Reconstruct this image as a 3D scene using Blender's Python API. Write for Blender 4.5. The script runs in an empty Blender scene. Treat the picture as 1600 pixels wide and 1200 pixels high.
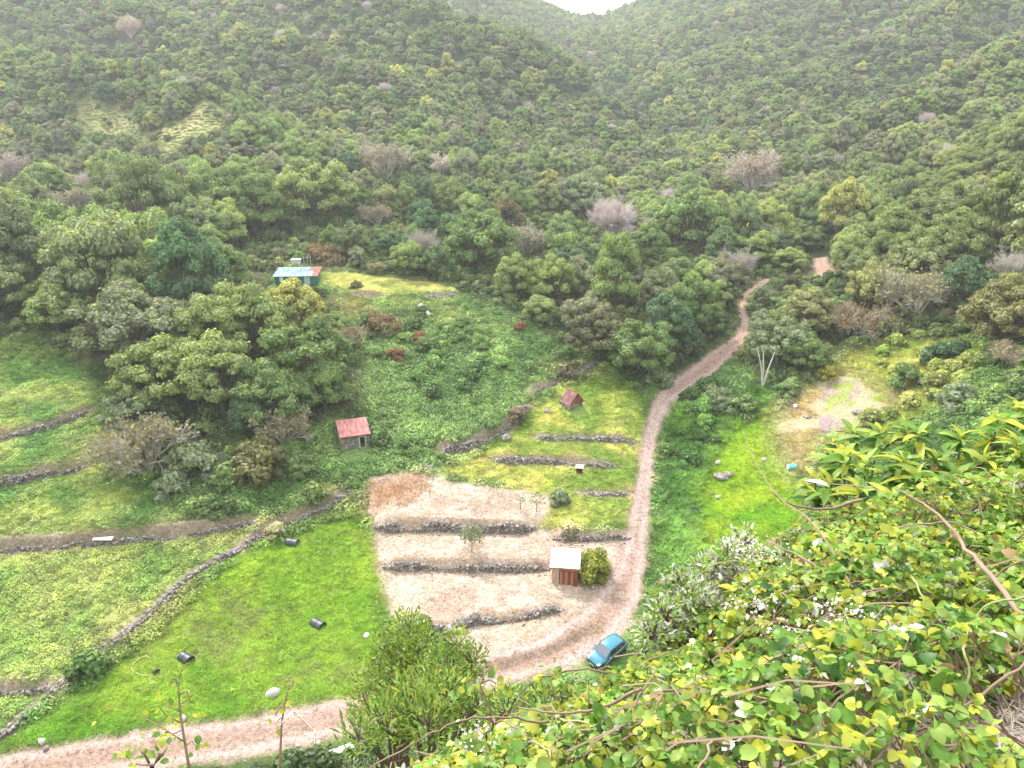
import bpy, math, random
import numpy as np
from mathutils import Vector, Matrix

R = math.radians
scene = bpy.context.scene
COL = scene.collection

# ------------------------------------------------------------------ camera
CAM = np.array([0.0, 0.0, 45.0]); PITCH = R(20.0); FPX = 1200.0
cam_data = bpy.data.cameras.new('camera')
cam_data.lens = 27.0; cam_data.sensor_width = 36.0
cam_data.clip_start = 0.05; cam_data.clip_end = 4000
cam = bpy.data.objects.new('camera', cam_data); COL.objects.link(cam)
cam.location = CAM; cam.rotation_euler = (R(90) - PITCH, 0, 0)
scene.camera = cam

# ------------------------------------------------------------------ light
SUN_EL, SUN_AZ = R(50), R(-35)         # azimuth from +Y towards +X: high, beyond the valley
world = bpy.data.worlds.new('World'); scene.world = world; world.use_nodes = True
wn = world.node_tree.nodes; wl = world.node_tree.links
bg = wn['Background']
sky = wn.new('ShaderNodeTexSky'); sky.sky_type = 'NISHITA'; sky.sun_disc = False
sky.sun_elevation = SUN_EL; sky.sun_rotation = SUN_AZ
sky.air_density = 1.0; sky.dust_density = 4.0
# an overcast sky: the clear sky's blue mixed out by an even white cloud layer
ovc = wn.new('ShaderNodeMixRGB'); ovc.inputs[0].default_value = 0.72
ovc.inputs[2].default_value = (9.0, 9.4, 9.8, 1)
wl.new(sky.outputs[0], ovc.inputs[1]); wl.new(ovc.outputs[0], bg.inputs[0])
bg.inputs[1].default_value = 0.14
sun_d = bpy.data.lights.new('sun', 'SUN'); sun_d.energy = 2.3; sun_d.angle = R(9); sun_d.color = (1, .965, .91)
sun = bpy.data.objects.new('sun', sun_d); COL.objects.link(sun)
sv = Vector((math.sin(SUN_AZ) * math.cos(SUN_EL), math.cos(SUN_AZ) * math.cos(SUN_EL), math.sin(SUN_EL)))
sun.rotation_euler = sv.to_track_quat('Z', 'Y').to_euler(); sun.location = (0, 0, 200)
scene.view_settings.view_transform = 'Standard'; scene.view_settings.look = 'None'
scene.view_settings.gamma = 1; scene.view_settings.use_curve_mapping = False
scene.view_settings.exposure = 1.33
scene.cycles.max_bounces = 5; scene.cycles.diffuse_bounces = 3; scene.cycles.glossy_bounces = 2
scene.cycles.transmission_bounces = 3; scene.cycles.transparent_max_bounces = 4
scene.cycles.use_denoising = True

# ------------------------------------------------------------------ terrain height
def ray(px, py):
    u = (px - 800) / FPX; v = (600 - py) / FPX
    return np.array([u, math.cos(PITCH) + v * math.sin(PITCH), -math.sin(PITCH) + v * math.cos(PITCH)])
def atz(px, py, z):
    d = ray(px, py); return CAM + d * ((z - 45.0) / d[2])
def atd(px, py, d): return CAM + ray(px, py) * d
CP = []
for px, py, z in [
    (-150,1150,0),(0,1190,0),(-250,1050,1.5),(300,1140,0),(545,1110,.2),(760,1040,.4),(950,990,.7),(640,1000,.9),(0,1050,1.3),
    (300,960,1.6),(0,950,2.8),(450,850,3.2),(600,860,3.1),(0,840,4.4),(300,825,4.4),(560,765,5.5),(960,870,2.4),(1010,750,4.8),
    (1030,640,7.8),(900,640,8.6),(800,715,6.3),(700,650,9),(560,695,7.8),(200,700,8),(0,700,9),(0,600,12),(150,560,13.6),
    (400,620,11),(700,560,12.2),(880,560,11.8),(1095,580,10),(1150,520,12.2),(1165,460,14.6),(1190,440,15.6),(1285,415,17.5),
    (650,490,15),(456,445,17.8),(600,440,17.3),(750,480,15),(900,500,14.2),(-200,700,9.5),(-200,560,14),
    (1075,700,4.2),(1080,800,1.8),(1060,900,.8),(1180,700,6.2),(1180,800,3.6),(1240,730,6.0),(1290,640,9.5),(1400,600,13),
    (1500,560,16),(1600,520,20),(1150,900,1.6),(1600,700,14),(1400,780,7.5),(0,520,16),(1900,700,20),(1700,900,9)]:
    CP.append(atz(px, py, z))
for px, py, d in [
    (0,450,130),(0,350,165),(0,250,220),(0,150,275),(0,50,345),(0,-60,430),(300,450,126),(300,350,163),(300,250,212),
    (130,185,262),(250,205,242),(330,180,262),(300,100,330),(300,0,410),(300,-80,480),(600,350,165),(600,250,215),(600,150,275),(600,50,335),(540,-20,385),
    (800,420,145),(800,330,185),(800,250,235),(800,170,290),(830,95,345),(640,-25,380),(700,40,365),(760,72,358),
    (900,130,340),(960,185,320),(990,222,298),(700,170,430),(850,225,405),(930,262,375),(1000,400,150),(1000,330,205),(1000,280,250),
    (1012,225,320),(1000,180,380),(965,125,440),(930,65,540),(925,45,650),(922,36,710),(858,14,700),(800,40,580),(740,-10,580),
    (990,12,700),(870,70,510),(1100,350,190),(1100,250,262),(1100,170,335),(1080,80,435),(1100,0,560),(1120,-50,650),(1300,330,185),
    (1300,240,245),(1300,120,345),(1300,20,455),(1300,-80,550),(1450,360,145),(1450,250,205),(1450,150,285),(1450,50,375),(1450,-40,460),
    (1600,400,114),(1600,300,152),(1600,200,215),(1600,100,290),(1600,0,370),(1600,-90,440),(1900,300,140),(1900,100,250),(1900,500,100),
    (-300,500,122),(-300,300,185),(-300,100,290),(-300,-60,400),(1900,-80,420),(900,60,1000),(920,70,860),
    (100,-200,700),(1500,-200,700),(1140,90,425),(1190,200,300)]:
    CP.append(atd(px, py, d))
CP.append(np.array([-150, 0, 3.0])); CP.append(np.array([-90, 10, 0.0])); CP.append(np.array([150, 0, 30.0])); CP.append(np.array([0, 20, -1.0]))
CP = np.array(CP)
def TPS_U(r2): return 0.5 * r2 * np.log(r2 + 1e-9)
TPS_S = 100.0
TPS_P = CP[:, :2] / TPS_S
TPS_n = len(TPS_P)
TPS_K = TPS_U(((TPS_P[:, None] - TPS_P[None]) ** 2).sum(-1)) + np.eye(TPS_n) * 0.0006
TPS_A = np.zeros((TPS_n + 3, TPS_n + 3)); TPS_A[:TPS_n, :TPS_n] = TPS_K; TPS_A[:TPS_n, TPS_n] = 1; TPS_A[:TPS_n, TPS_n + 1:] = TPS_P; TPS_A[TPS_n:, :TPS_n] = TPS_A[:TPS_n, TPS_n:].T
TPS_W = np.linalg.solve(TPS_A, np.concatenate([CP[:, 2], np.zeros(3)]))
def tps(X, Y):
    X = np.atleast_1d(np.asarray(X, float)); Y = np.atleast_1d(np.asarray(Y, float))
    out = np.empty(X.shape); xf, yf = X.ravel() / TPS_S, Y.ravel() / TPS_S; of = np.empty(xf.shape)
    for i in range(0, len(xf), 20000):
        a = xf[i:i + 20000]; b = yf[i:i + 20000]
        k = TPS_U((a[:, None] - TPS_P[:, 0]) ** 2 + (b[:, None] - TPS_P[:, 1]) ** 2)
        of[i:i + 20000] = k @ TPS_W[:TPS_n] + TPS_W[TPS_n] + TPS_W[TPS_n + 1] * a + TPS_W[TPS_n + 2] * b
    return of.reshape(X.shape)
def bank(X, Y):
    c = np.clip(2.7 + 0.75 * X, 0.7, 7.0)
    return 43.6 - 0.45 * np.minimum(Y, c) + 0.22 * np.clip(X, -6, 14) - 1.2 * np.maximum(0, Y - c)
def vnoise(X, Y, s, seed=0):
    x = X / s + seed * 17.3; y = Y / s - seed * 9.1
    xi = np.floor(x); yi = np.floor(y); fx = x - xi; fy = y - yi
    fx = fx * fx * (3 - 2 * fx); fy = fy * fy * (3 - 2 * fy)
    def h(a, b):
        t = np.sin(a * 127.1 + b * 311.7 + seed * 7.7) * 43758.5453
        return t - np.floor(t)
    return (h(xi, yi) * (1 - fx) * (1 - fy) + h(xi + 1, yi) * fx * (1 - fy) + h(xi, yi + 1) * (1 - fx) * fy + h(xi + 1, yi + 1) * fx * fy)
def fbm(X, Y, s, seed=0, o=3):
    r = 0; a = 1; t = 0
    for i in range(o):
        r = r + a * vnoise(X, Y, s / 2 ** i, seed + i); t += a; a *= .5
    return r / t - .5
def base_h(X, Y):
    X = np.atleast_1d(np.asarray(X, float)); Y = np.atleast_1d(np.asarray(Y, float))
    z = tps(X, Y)
    dist = np.hypot(X, Y)
    amp = np.clip((dist - 150) / 150, 0, 1)
    amp = amp * np.clip((680 - dist) / 160, .25, 1)
    ax = X - (20 + .07 * (Y - 100)); q = (Y - .75 * np.abs(ax) + 60 * fbm(X, Y, 120, 3) + 40 * (ax > 0)) / 92.0      # side spurs run down to the valley line
    spur = 1 - 2 * np.abs(q - np.floor(q) - .5) * 2
    z = z + amp * (spur * 11 * np.clip((np.abs(ax) - 15) / 110, 0, 1) + fbm(X, Y, 60, 3) * 14 + fbm(X, Y, 26, 5) * 7)
    z = z + fbm(X, Y, 9, 8) * .5 * np.clip((dist - 40) / 20, 0, 1)
    b = bank(X, Y)
    k = 1.5
    return np.maximum(z, b) + k * np.exp(-np.abs(z - b) / k) * 0.2 * (dist > 12)

# terraces: dry-stone walls as pixel polylines laid onto the ground: (points, wall height, step height, reach)
def hit(px, py, hf, dmax=900):
    d = ray(px, py); t = np.concatenate([np.arange(2, 30, .5), np.arange(30, 160, .7), np.arange(160, dmax, 3)])
    P = CAM[None] + d[None] * t[:, None]
    g = hf(P[:, 0], P[:, 1]); below = np.where(P[:, 2] < g)[0]
    if len(below) == 0: i = len(t) - 1
    else: i = below[0]
    if i == 0: return P[0]
    a, b = t[i - 1], t[i]
    for _ in range(14):
        m = (a + b) / 2; p = CAM + d * m
        if p[2] < hf(p[0], p[1])[0]: b = m
        else: a = m
    p = CAM + d * b; return np.array([p[0], p[1], hf(p[0], p[1])[0]])
WALLS_PX = [
    ('pale_low', [(584,821),(640,822),(740,823),(836,827)], .95, 1.2, 6),
    ('pale_right', [(862,838),(920,838),(985,837)], .5, .6, 4),
    ('pale_mid', [(598,882),(660,879),(740,882),(862,884)], .75, .95, 6),
    ('pale_front', [(664,977),(700,982),(745,968),(800,962),(880,948)], .6, .7, 5),
    ('grass_low', [(766,714),(850,717),(900,719),(966,728)], .75, .9, 5),
    ('grass_mid', [(832,681),(900,684),(990,690)], .62, .8, 5),
    ('grass_faint', [(896,768),(985,771)], .35, .4, 3),
    ('dark_side', [(684,704),(740,692),(790,664),(826,634)], 1.0, 1.3, 6),
    ('upper', [(828,612),(868,594),(900,582),(938,563)], .55, .9, 5),
    ('long_diagonal', [(-20,1165),(60,1097),(120,1047),(200,987),(260,932),(320,882),(372,855)], .5, .15, 4),
    ('broken_bank', [(372,852),(440,815),(500,790),(545,768)], .5, .9, 5),
    ('long_soil', [(-40,852),(100,846),(200,838),(300,826),(400,814)], .5, 1.2, 5),
    ('left_mid', [(-40,757),(60,738),(140,724)], .9, 1.2, 5),
    ('left_top', [(-40,690),(60,668),(150,636)], .7, 1.0, 5),
    ('left_low', [(-40,1080),(40,1074),(85,1070)], .8, .9, 4),
    ('far_low', [(660,463),(690,463),(716,459)], .8, .9, 5),
    ('road_edge', [(742,1046),(800,1031),(860,1013),(932,977)], .0, .5, 4),
    ('gold_low', [(540,458),(600,462)], .0, .9, 5),
]
def seg_info(X, Y, pts):
    """distance, side (+ = uphill / away from the camera) and nearest arclength of points to a polyline"""
    best = np.full(X.shape, 1e9); sgn = np.ones(X.shape); al = np.zeros(X.shape); acc = 0
    for a, b in zip(pts[:-1], pts[1:]):
        dx, dy = b[0] - a[0], b[1] - a[1]; L = math.hypot(dx, dy)
        t = np.clip(((X - a[0]) * dx + (Y - a[1]) * dy) / (L * L), 0, 1)
        qx, qy = a[0] + t * dx, a[1] + t * dy
        d = np.hypot(X - qx, Y - qy)
        cr = (dx * (Y - a[1]) - dy * (X - a[0])) / L
        m = d < best - 1e-9
        best = np.where(m, d, best); sgn = np.where(m, np.sign(cr + 1e-12), sgn); al = np.where(m, acc + t * L, al); acc += L
    return best, sgn, al, acc
WALLS = []
for nm, pp, wh, sh, reach in WALLS_PX:
    w = [hit(x, y, base_h)[:2] for x, y in pp]
    if w[0][0] > w[-1][0]: w = w[::-1]                  # left to right, so + is the far (uphill) side
    WALLS.append((nm, w, wh, sh, reach))
def height(X, Y):
    X = np.atleast_1d(np.asarray(X, float)); Y = np.atleast_1d(np.asarray(Y, float))
    z = base_h(X, Y)
    for nm, w, wh, sh, reach in WALLS:
        bx = np.array(w); r = reach + 2
        m = (X > bx[:, 0].min() - r) & (X < bx[:, 0].max() + r) & (Y > bx[:, 1].min() - r) & (Y < bx[:, 1].max() + r)
        if not m.any(): continue
        d, s, al, L = seg_info(X[m], Y[m], w)
        endf = np.clip(np.minimum(al, L - al) / 1.5, 0, 1) ** .7
        sd = d * s
        off = np.clip(sd / .22, -1, 1) * sh / 2 * np.exp(-np.maximum(0, d - .3) / reach * 1.8) * endf
        off = off * np.clip((reach + 1.5 - d) / 1.5, 0, 1)
        z[m] += off
    return z
def at(px, py): return hit(px, py, height)
def gz(x, y): return float(height(x, y)[0])
def wpoly(pp, step=60):
    out = []
    for (a, b) in zip(pp, pp[1:] + pp[:1]):
        n = max(1, int(math.hypot(b[0] - a[0], b[1] - a[1]) / step))
        for i in range(n):
            t = i / n; out.append(hit(a[0] + (b[0] - a[0]) * t, a[1] + (b[1] - a[1]) * t, base_h)[:2])
    return np.array(out)
def sdist(X, Y, poly):
    """positive inside"""
    n = len(poly); inside = np.zeros(X.shape, bool); best = np.full(X.shape, 1e9)
    for i in range(n):
        a = poly[i]; b = poly[(i + 1) % n]
        c = ((a[1] > Y) != (b[1] > Y)) & (X < (b[0] - a[0]) * (Y - a[1]) / (b[1] - a[1] + 1e-12) + a[0])
        inside ^= c
        dx, dy = b - a; L2 = dx * dx + dy * dy + 1e-12
        t = np.clip(((X - a[0]) * dx + (Y - a[1]) * dy) / L2, 0, 1)
        best = np.minimum(best, np.hypot(X - a[0] - t * dx, Y - a[1] - t * dy))
    return np.where(inside, best, -best)

# ------------------------------------------------------------------ regions of the ground
TRACK = [(-60,1226,4.6),(60,1200,4.6),(250,1168,4.6),(400,1147,4.6),(545,1116,4.4),(650,1084,4.2),(760,1048,4.2),(850,1022,4.4),
         (925,985,5.0),(970,930,4.6),(988,880,3.4),(1000,800,3.0),(1008,740,2.8),(1014,690,2.7),(1024,650,2.7),(1038,622,3.0),
         (1065,600,3.6),(1100,578,4.2),(1130,550,4.0),(1158,528,3.2),(1166,502,2.4),(1158,482,2.4),(1164,460,2.4),(1198,437,3.0)]
TRACK_W = [(hit(x, y, base_h)[:2], w) for x, y, w in TRACK]
TRACK2 = [hit(1281, 402, base_h)[:2], hit(1290, 430, base_h)[:2]]
POLY = {k: wpoly(v) for k, v in {
    'dry': [(572,752),(600,741),(660,737),(700,752),(850,772),(868,775),(842,828),(985,834),(990,870),(972,905),(950,935),(905,965),(840,1005),(760,1034),(748,1032),(700,1012),(676,985),(612,962),(600,920),(590,870),(582,820),(570,790)],
    'yel': [(690,735),(770,690),(832,640),(880,600),(950,580),(1008,620),(1008,680),(992,828),(845,826),(868,775),(850,772)],
    'lawn': [(-40,1180),(120,1085),(240,990),(380,862),(450,835),(560,800),(590,850),(600,930),(604,1000),(585,1085),(545,1093),(400,1118),(250,1142),(60,1172),(-30,1198)],
    'field': [(-60,858),(100,850),(300,832),(420,815),(372,855),(300,900),(200,985),(60,1095),(-60,1180)],
    'strips': [(-80,530),(40,525),(110,560),(175,590),(190,650),(160,740),(250,760),(300,815),(200,832),(-80,845)],
    'rlawn': [(1120,705),(1150,665),(1205,640),(1222,700),(1262,755),(1260,830),(1160,900),(1085,860),(1080,770)],
    'knoll': [(1212,645),(1250,612),(1300,575),(1345,590),(1400,625),(1345,665),(1280,690),(1262,755),(1225,725),(1215,690)],
    'ryel': [(1285,585),(1330,548),(1400,530),(1490,522),(1540,550),(1490,615),(1420,660),(1370,700),(1300,720),(1290,690),(1345,665),(1400,625),(1345,590)],
    'gully': [(1042,640),(1110,630),(1200,600),(1212,640),(1150,665),(1120,705),(1085,770),(1090,860),(1130,930),(1040,990),(1010,960),(1030,880),(1030,750),(1030,690)],
    'gold': [(498,424),(560,426),(640,436),(706,446),(700,458),(600,462),(540,458),(508,444)],
    'clear1': [(115,156),(160,152),(210,176),(222,212),(190,222),(130,208)],
    'clear2': [(222,214),(290,184),(352,170),(356,196),(300,226),(245,244)],
    'open': [(-120,512),(70,520),(130,575),(180,600),(190,640),(170,690),(330,700),(560,640),(560,560),(520,480),(425,452),(420,432),(500,424),(560,424),(700,444),(760,470),(830,500),(880,540),(940,556),(1000,590),(1040,606),(1080,590),(1100,560),(1130,540),(1152,515),(1150,470),(1190,432),(1205,440),(1178,470),(1180,520),(1150,560),(1200,600),(1260,600),(1300,560),(1340,535),(1500,515),(1640,540),(1900,640),(1900,1100),(1200,1150),(900,1190),(-250,1190)],
}.items()}
def track_d(X, Y):
    best = np.full(X.shape, -1e9)
    for (a, wa), (b, wb) in zip(TRACK_W[:-1], TRACK_W[1:]):
        dx, dy = b[0] - a[0], b[1] - a[1]
        t = np.clip(((X - a[0]) * dx + (Y - a[1]) * dy) / (dx * dx + dy * dy), 0, 1)
        d = np.hypot(X - a[0] - t * dx, Y - a[1] - t * dy)
        best = np.maximum(best, (wa + (wb - wa) * t) / 2 - d)
    return best * 1.0 - .28
def track_across(X, Y):
    return track_d(X, Y)
REG = ['track', 'dry', 'yel', 'lawn', 'field', 'strips', 'rlawn', 'knoll', 'ryel', 'gully', 'gold', 'clear', 'forest', 'soil']
def regions(X, Y):
    M = {}
    M['track'] = track_d(X, Y)
    d2, _, _, _ = seg_info(X, Y, TRACK2); M['track'] = np.maximum(M['track'], 1.3 - d2)
    for k in ['dry', 'yel', 'lawn', 'field', 'strips', 'rlawn', 'knoll', 'ryel', 'gully', 'gold']: M[k] = sdist(X, Y, POLY[k])
    M['clear'] = np.maximum(sdist(X, Y, POLY['clear1']), sdist(X, Y, POLY['clear2']))
    op = sdist(X, Y, POLY['open'])
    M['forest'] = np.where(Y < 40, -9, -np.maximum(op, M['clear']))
    s = np.full(X.shape, -9.0)
    for nm, w, wh, sh, reach in WALLS:
        d, sg, _, _ = seg_info(X, Y, w)
        wd = {'long_soil': .62, 'broken_bank': .55, 'road_edge': .45, 'dark_side': .55}.get(nm, .45)
        s = np.maximum(s, wd - d)
    M['soil'] = s
    return M
# ------------------------------------------------------------------ materials
def new_mat(name):
    m = bpy.data.materials.new(name); m.use_nodes = True
    n = m.node_tree.nodes; n.clear(); out = n.new('ShaderNodeOutputMaterial')
    return m, n, m.node_tree.links, out
def N(n, t, **kw):
    x = n.new(t)
    for k, v in kw.items(): setattr(x, k, v)
    return x
def ramp(n, pts, interp='LINEAR'):
    r = n.new('ShaderNodeValToRGB'); e = r.color_ramp.elements; r.color_ramp.interpolation = interp
    while len(e) < len(pts): e.new(.5)
    for i, (p, c) in enumerate(pts): e[i].position = p; e[i].color = (*c, 1)
    return r
def noise(n, l, scale, detail=3, rough=.55, coord=None, dist=0):
    t = n.new('ShaderNodeTexNoise'); t.inputs['Scale'].default_value = scale; t.inputs['Detail'].default_value = detail
    t.inputs['Roughness'].default_value = rough; t.inputs['Distortion'].default_value = dist
    if coord is not None: l.new(coord, t.inputs['Vector'])
    return t
def mat_basic(name, c1, c2=None, scale=4, rough=.8, bump=.0, metal=0, spec=.3, c3=None, space='Object', stretch=None, detail=4, coat=0):
    m, n, l, out = new_mat(name); b = n.new('ShaderNodeBsdfPrincipled')
    b.inputs['Roughness'].default_value = rough; b.inputs['Metallic'].default_value = metal
    b.inputs['Specular IOR Level'].default_value = spec; b.inputs['Coat Weight'].default_value = coat
    tc = n.new('ShaderNodeTexCoord'); co = tc.outputs[space]
    if stretch:
        mp = n.new('ShaderNodeMapping'); mp.inputs['Scale'].default_value = stretch; l.new(co, mp.inputs[0]); co = mp.outputs[0]
    t = noise(n, l, scale, detail, .6, co)
    pts = [(.32, c1), (.68, c2 or c1)] if c3 is None else [(.3, c1), (.52, c2), (.68, c3)]
    r = ramp(n, pts); l.new(t.outputs[0], r.inputs[0]); l.new(r.outputs[0], b.inputs['Base Color'])
    if bump:
        bp = n.new('ShaderNodeBump'); bp.inputs['Strength'].default_value = bump; bp.inputs['Distance'].default_value = .05
        t2 = noise(n, l, scale * 3, 4, .6, co); l.new(t2.outputs[0], bp.inputs['Height']); l.new(bp.outputs[0], b.inputs['Normal'])
    l.new(b.outputs[0], out.inputs[0]); return m
def mat_leaf(name, src='OBJECT', tl=.34, rough=.5, gloss=.06, var=.35, tip=(1.5, 1.45, .9), bump=0):
    """leaf surface: colour comes from the thing's own colour (object colour or instance attribute), each leaf a
    little different (face attribute lv), young tips yellower and, on crowns, painted top light (face attribute tip)"""
    m, n, l, out = new_mat(name)
    if src == 'OBJECT':
        o = n.new('ShaderNodeObjectInfo'); col = o.outputs['Color']
    else:
        o = n.new('ShaderNodeAttribute'); o.attribute_type = 'INSTANCER'; o.attribute_name = 'tint'; col = o.outputs['Color']
    lv = n.new('ShaderNodeAttribute'); lv.attribute_name = 'lv'
    mr = n.new('ShaderNodeMapRange'); mr.inputs[3].default_value = 1 - var; mr.inputs[4].default_value = 1 + var
    l.new(lv.outputs['Fac'], mr.inputs[0])
    mul = n.new('ShaderNodeVectorMath'); mul.operation = 'SCALE'; l.new(col, mul.inputs[0]); l.new(mr.outputs[0], mul.inputs['Scale'])
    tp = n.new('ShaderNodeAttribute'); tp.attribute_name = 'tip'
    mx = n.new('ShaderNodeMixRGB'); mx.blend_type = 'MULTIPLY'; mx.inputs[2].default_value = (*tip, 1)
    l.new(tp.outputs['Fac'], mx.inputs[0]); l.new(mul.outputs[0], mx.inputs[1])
    d = n.new('ShaderNodeBsdfDiffuse'); l.new(mx.outputs[0], d.inputs[0])
    t = n.new('ShaderNodeBsdfTranslucent'); g2 = n.new('ShaderNodeMixRGB'); g2.blend_type = 'MULTIPLY'; g2.inputs[0].default_value = 1
    g2.inputs[2].default_value = (1.25, 1.3, .55, 1); l.new(mx.outputs[0], g2.inputs[1]); l.new(g2.outputs[0], t.inputs[0])
    a = n.new('ShaderNodeMixShader'); a.inputs[0].default_value = tl; l.new(d.outputs[0], a.inputs[1]); l.new(t.outputs[0], a.inputs[2])
    if gloss:
        g = n.new('ShaderNodeBsdfGlossy'); g.inputs['Roughness'].default_value = rough
        b = n.new('ShaderNodeMixShader'); b.inputs[0].default_value = gloss
        l.new(a.outputs[0], b.inputs[1]); l.new(g.outputs[0], b.inputs[2]); l.new(b.outputs[0], out.inputs[0])
    else: l.new(a.outputs[0], out.inputs[0])
    return m
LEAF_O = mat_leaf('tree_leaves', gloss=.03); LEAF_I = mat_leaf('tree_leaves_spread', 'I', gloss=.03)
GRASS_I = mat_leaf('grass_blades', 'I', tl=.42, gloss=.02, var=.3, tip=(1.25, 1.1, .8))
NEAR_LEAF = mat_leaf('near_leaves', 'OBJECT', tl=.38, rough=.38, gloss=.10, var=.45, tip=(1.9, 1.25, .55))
BARK = mat_basic('bark', (.10, .075, .055), (.20, .165, .13), 3, .9, .4)
TWIG = mat_basic('grey_twigs', (.36, .31, .26), (.54, .48, .42), 1.5, .9)
TWIGP = mat_basic('pink_grey_twigs', (.48, .38, .36), (.66, .57, .54), 1.5, .9)
STONE = mat_basic('field_stone', (.10, .083, .078), (.25, .21, .195), 2.2, .9, .5, c3=(.50, .45, .42), space='Object', detail=5)
STONEL = mat_basic('pale_stone', (.38, .35, .32), (.62, .58, .54), 3, .9, .5)
def mat_ground():
    m, n, l, out = new_mat('ground_cover'); b = n.new('ShaderNodeBsdfPrincipled'); b.inputs['Roughness'].default_value = .95
    b.inputs['Specular IOR Level'].default_value = .1
    a = n.new('ShaderNodeAttribute'); a.attribute_name = 'col'
    g = n.new('ShaderNodeNewGeometry')
    t = noise(n, l, 3.0, 7, .72, g.outputs['Position'])
    mr = n.new('ShaderNodeMapRange'); mr.inputs[1].default_value = .3; mr.inputs[2].default_value = .7; mr.inputs[3].default_value = .5; mr.inputs[4].default_value = 1.45
    l.new(t.outputs[0], mr.inputs[0])
    s = n.new('ShaderNodeVectorMath'); s.operation = 'SCALE'; l.new(a.outputs['Color'], s.inputs[0]); l.new(mr.outputs[0], s.inputs['Scale'])
    t3 = noise(n, l, 9, 3, .6, g.outputs['Position'])          # scattered dark crumbs and dead stalks
    r3 = ramp(n, [(.34, (.36, .30, .27)), (.45, (1, 1, 1))]); l.new(t3.outputs[0], r3.inputs[0])
    mm = n.new('ShaderNodeMixRGB'); mm.blend_type = 'MULTIPLY'; mm.inputs[0].default_value = 1
    l.new(s.outputs[0], mm.inputs[1]); l.new(r3.outputs[0], mm.inputs[2])
    l.new(mm.outputs[0], b.inputs['Base Color'])
    bp = n.new('ShaderNodeBump'); bp.inputs['Strength'].default_value = .8; bp.inputs['Distance'].default_value = .12
    t2 = noise(n, l, 5, 6, .7, g.outputs['Position']); l.new(t2.outputs[0], bp.inputs['Height']); l.new(bp.outputs[0], b.inputs['Normal'])
    l.new(b.outputs[0], out.inputs[0]); return m
GROUND = mat_ground()

# ------------------------------------------------------------------ mesh helpers
def tag(o, label=None, cat=None, group=None, kind=None):
    if label: o['label'] = label
    if cat: o['category'] = cat
    if group: o['group'] = group
    if kind: o['kind'] = kind
    return o
def link(name, me, parent=None, mat=None):
    o = bpy.data.objects.new(name, me); COL.objects.link(o)
    if parent is not None: o.parent = parent
    if mat is not None and len(me.materials) == 0: me.materials.append(mat)
    return o
def empty(name, loc, rz=0, **kw):
    o = bpy.data.objects.new(name, None); COL.objects.link(o); o.location = loc; o.rotation_euler = (0, 0, rz); o.empty_display_size = .3
    tag(o, **kw); return o
def np_mesh(name, V, F, mats=None, fm=None, smooth=False, attrs=None, fattrs=None):
    """V (n,3); F (m,k) all faces alike"""
    me = bpy.data.meshes.new(name); V = np.asarray(V, np.float32); F = np.asarray(F, np.int32); k = F.shape[1]
    me.vertices.add(len(V)); me.vertices.foreach_set('co', V.ravel())
    me.loops.add(F.size); me.loops.foreach_set('vertex_index', F.ravel())
    me.polygons.add(len(F)); me.polygons.foreach_set('loop_start', np.arange(0, F.size, k, dtype=np.int32))
    me.polygons.foreach_set('loop_total', np.full(len(F), k, np.int32))
    if smooth: me.polygons.foreach_set('use_smooth', np.ones(len(F), bool))
    for mm in (mats or []): me.materials.append(mm)
    if fm is not None: me.polygons.foreach_set('material_index', np.asarray(fm, np.int32))
    me.update(calc_edges=True)
    for nm, a in (attrs or {}).items():
        a = np.asarray(a, np.float32)
        if a.ndim == 2:
            at_ = me.attributes.new(nm, 'FLOAT_COLOR', 'POINT'); c = np.ones((len(a), 4), np.float32); c[:, :3] = a; at_.data.foreach_set('color', c.ravel())
        else:
            at_ = me.attributes.new(nm, 'FLOAT', 'POINT'); at_.data.foreach_set('value', a)
    for nm, a in (fattrs or {}).items():
        at_ = me.attributes.new(nm, 'FLOAT', 'FACE'); at_.data.foreach_set('value', np.asarray(a, np.float32))
    return me
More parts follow.
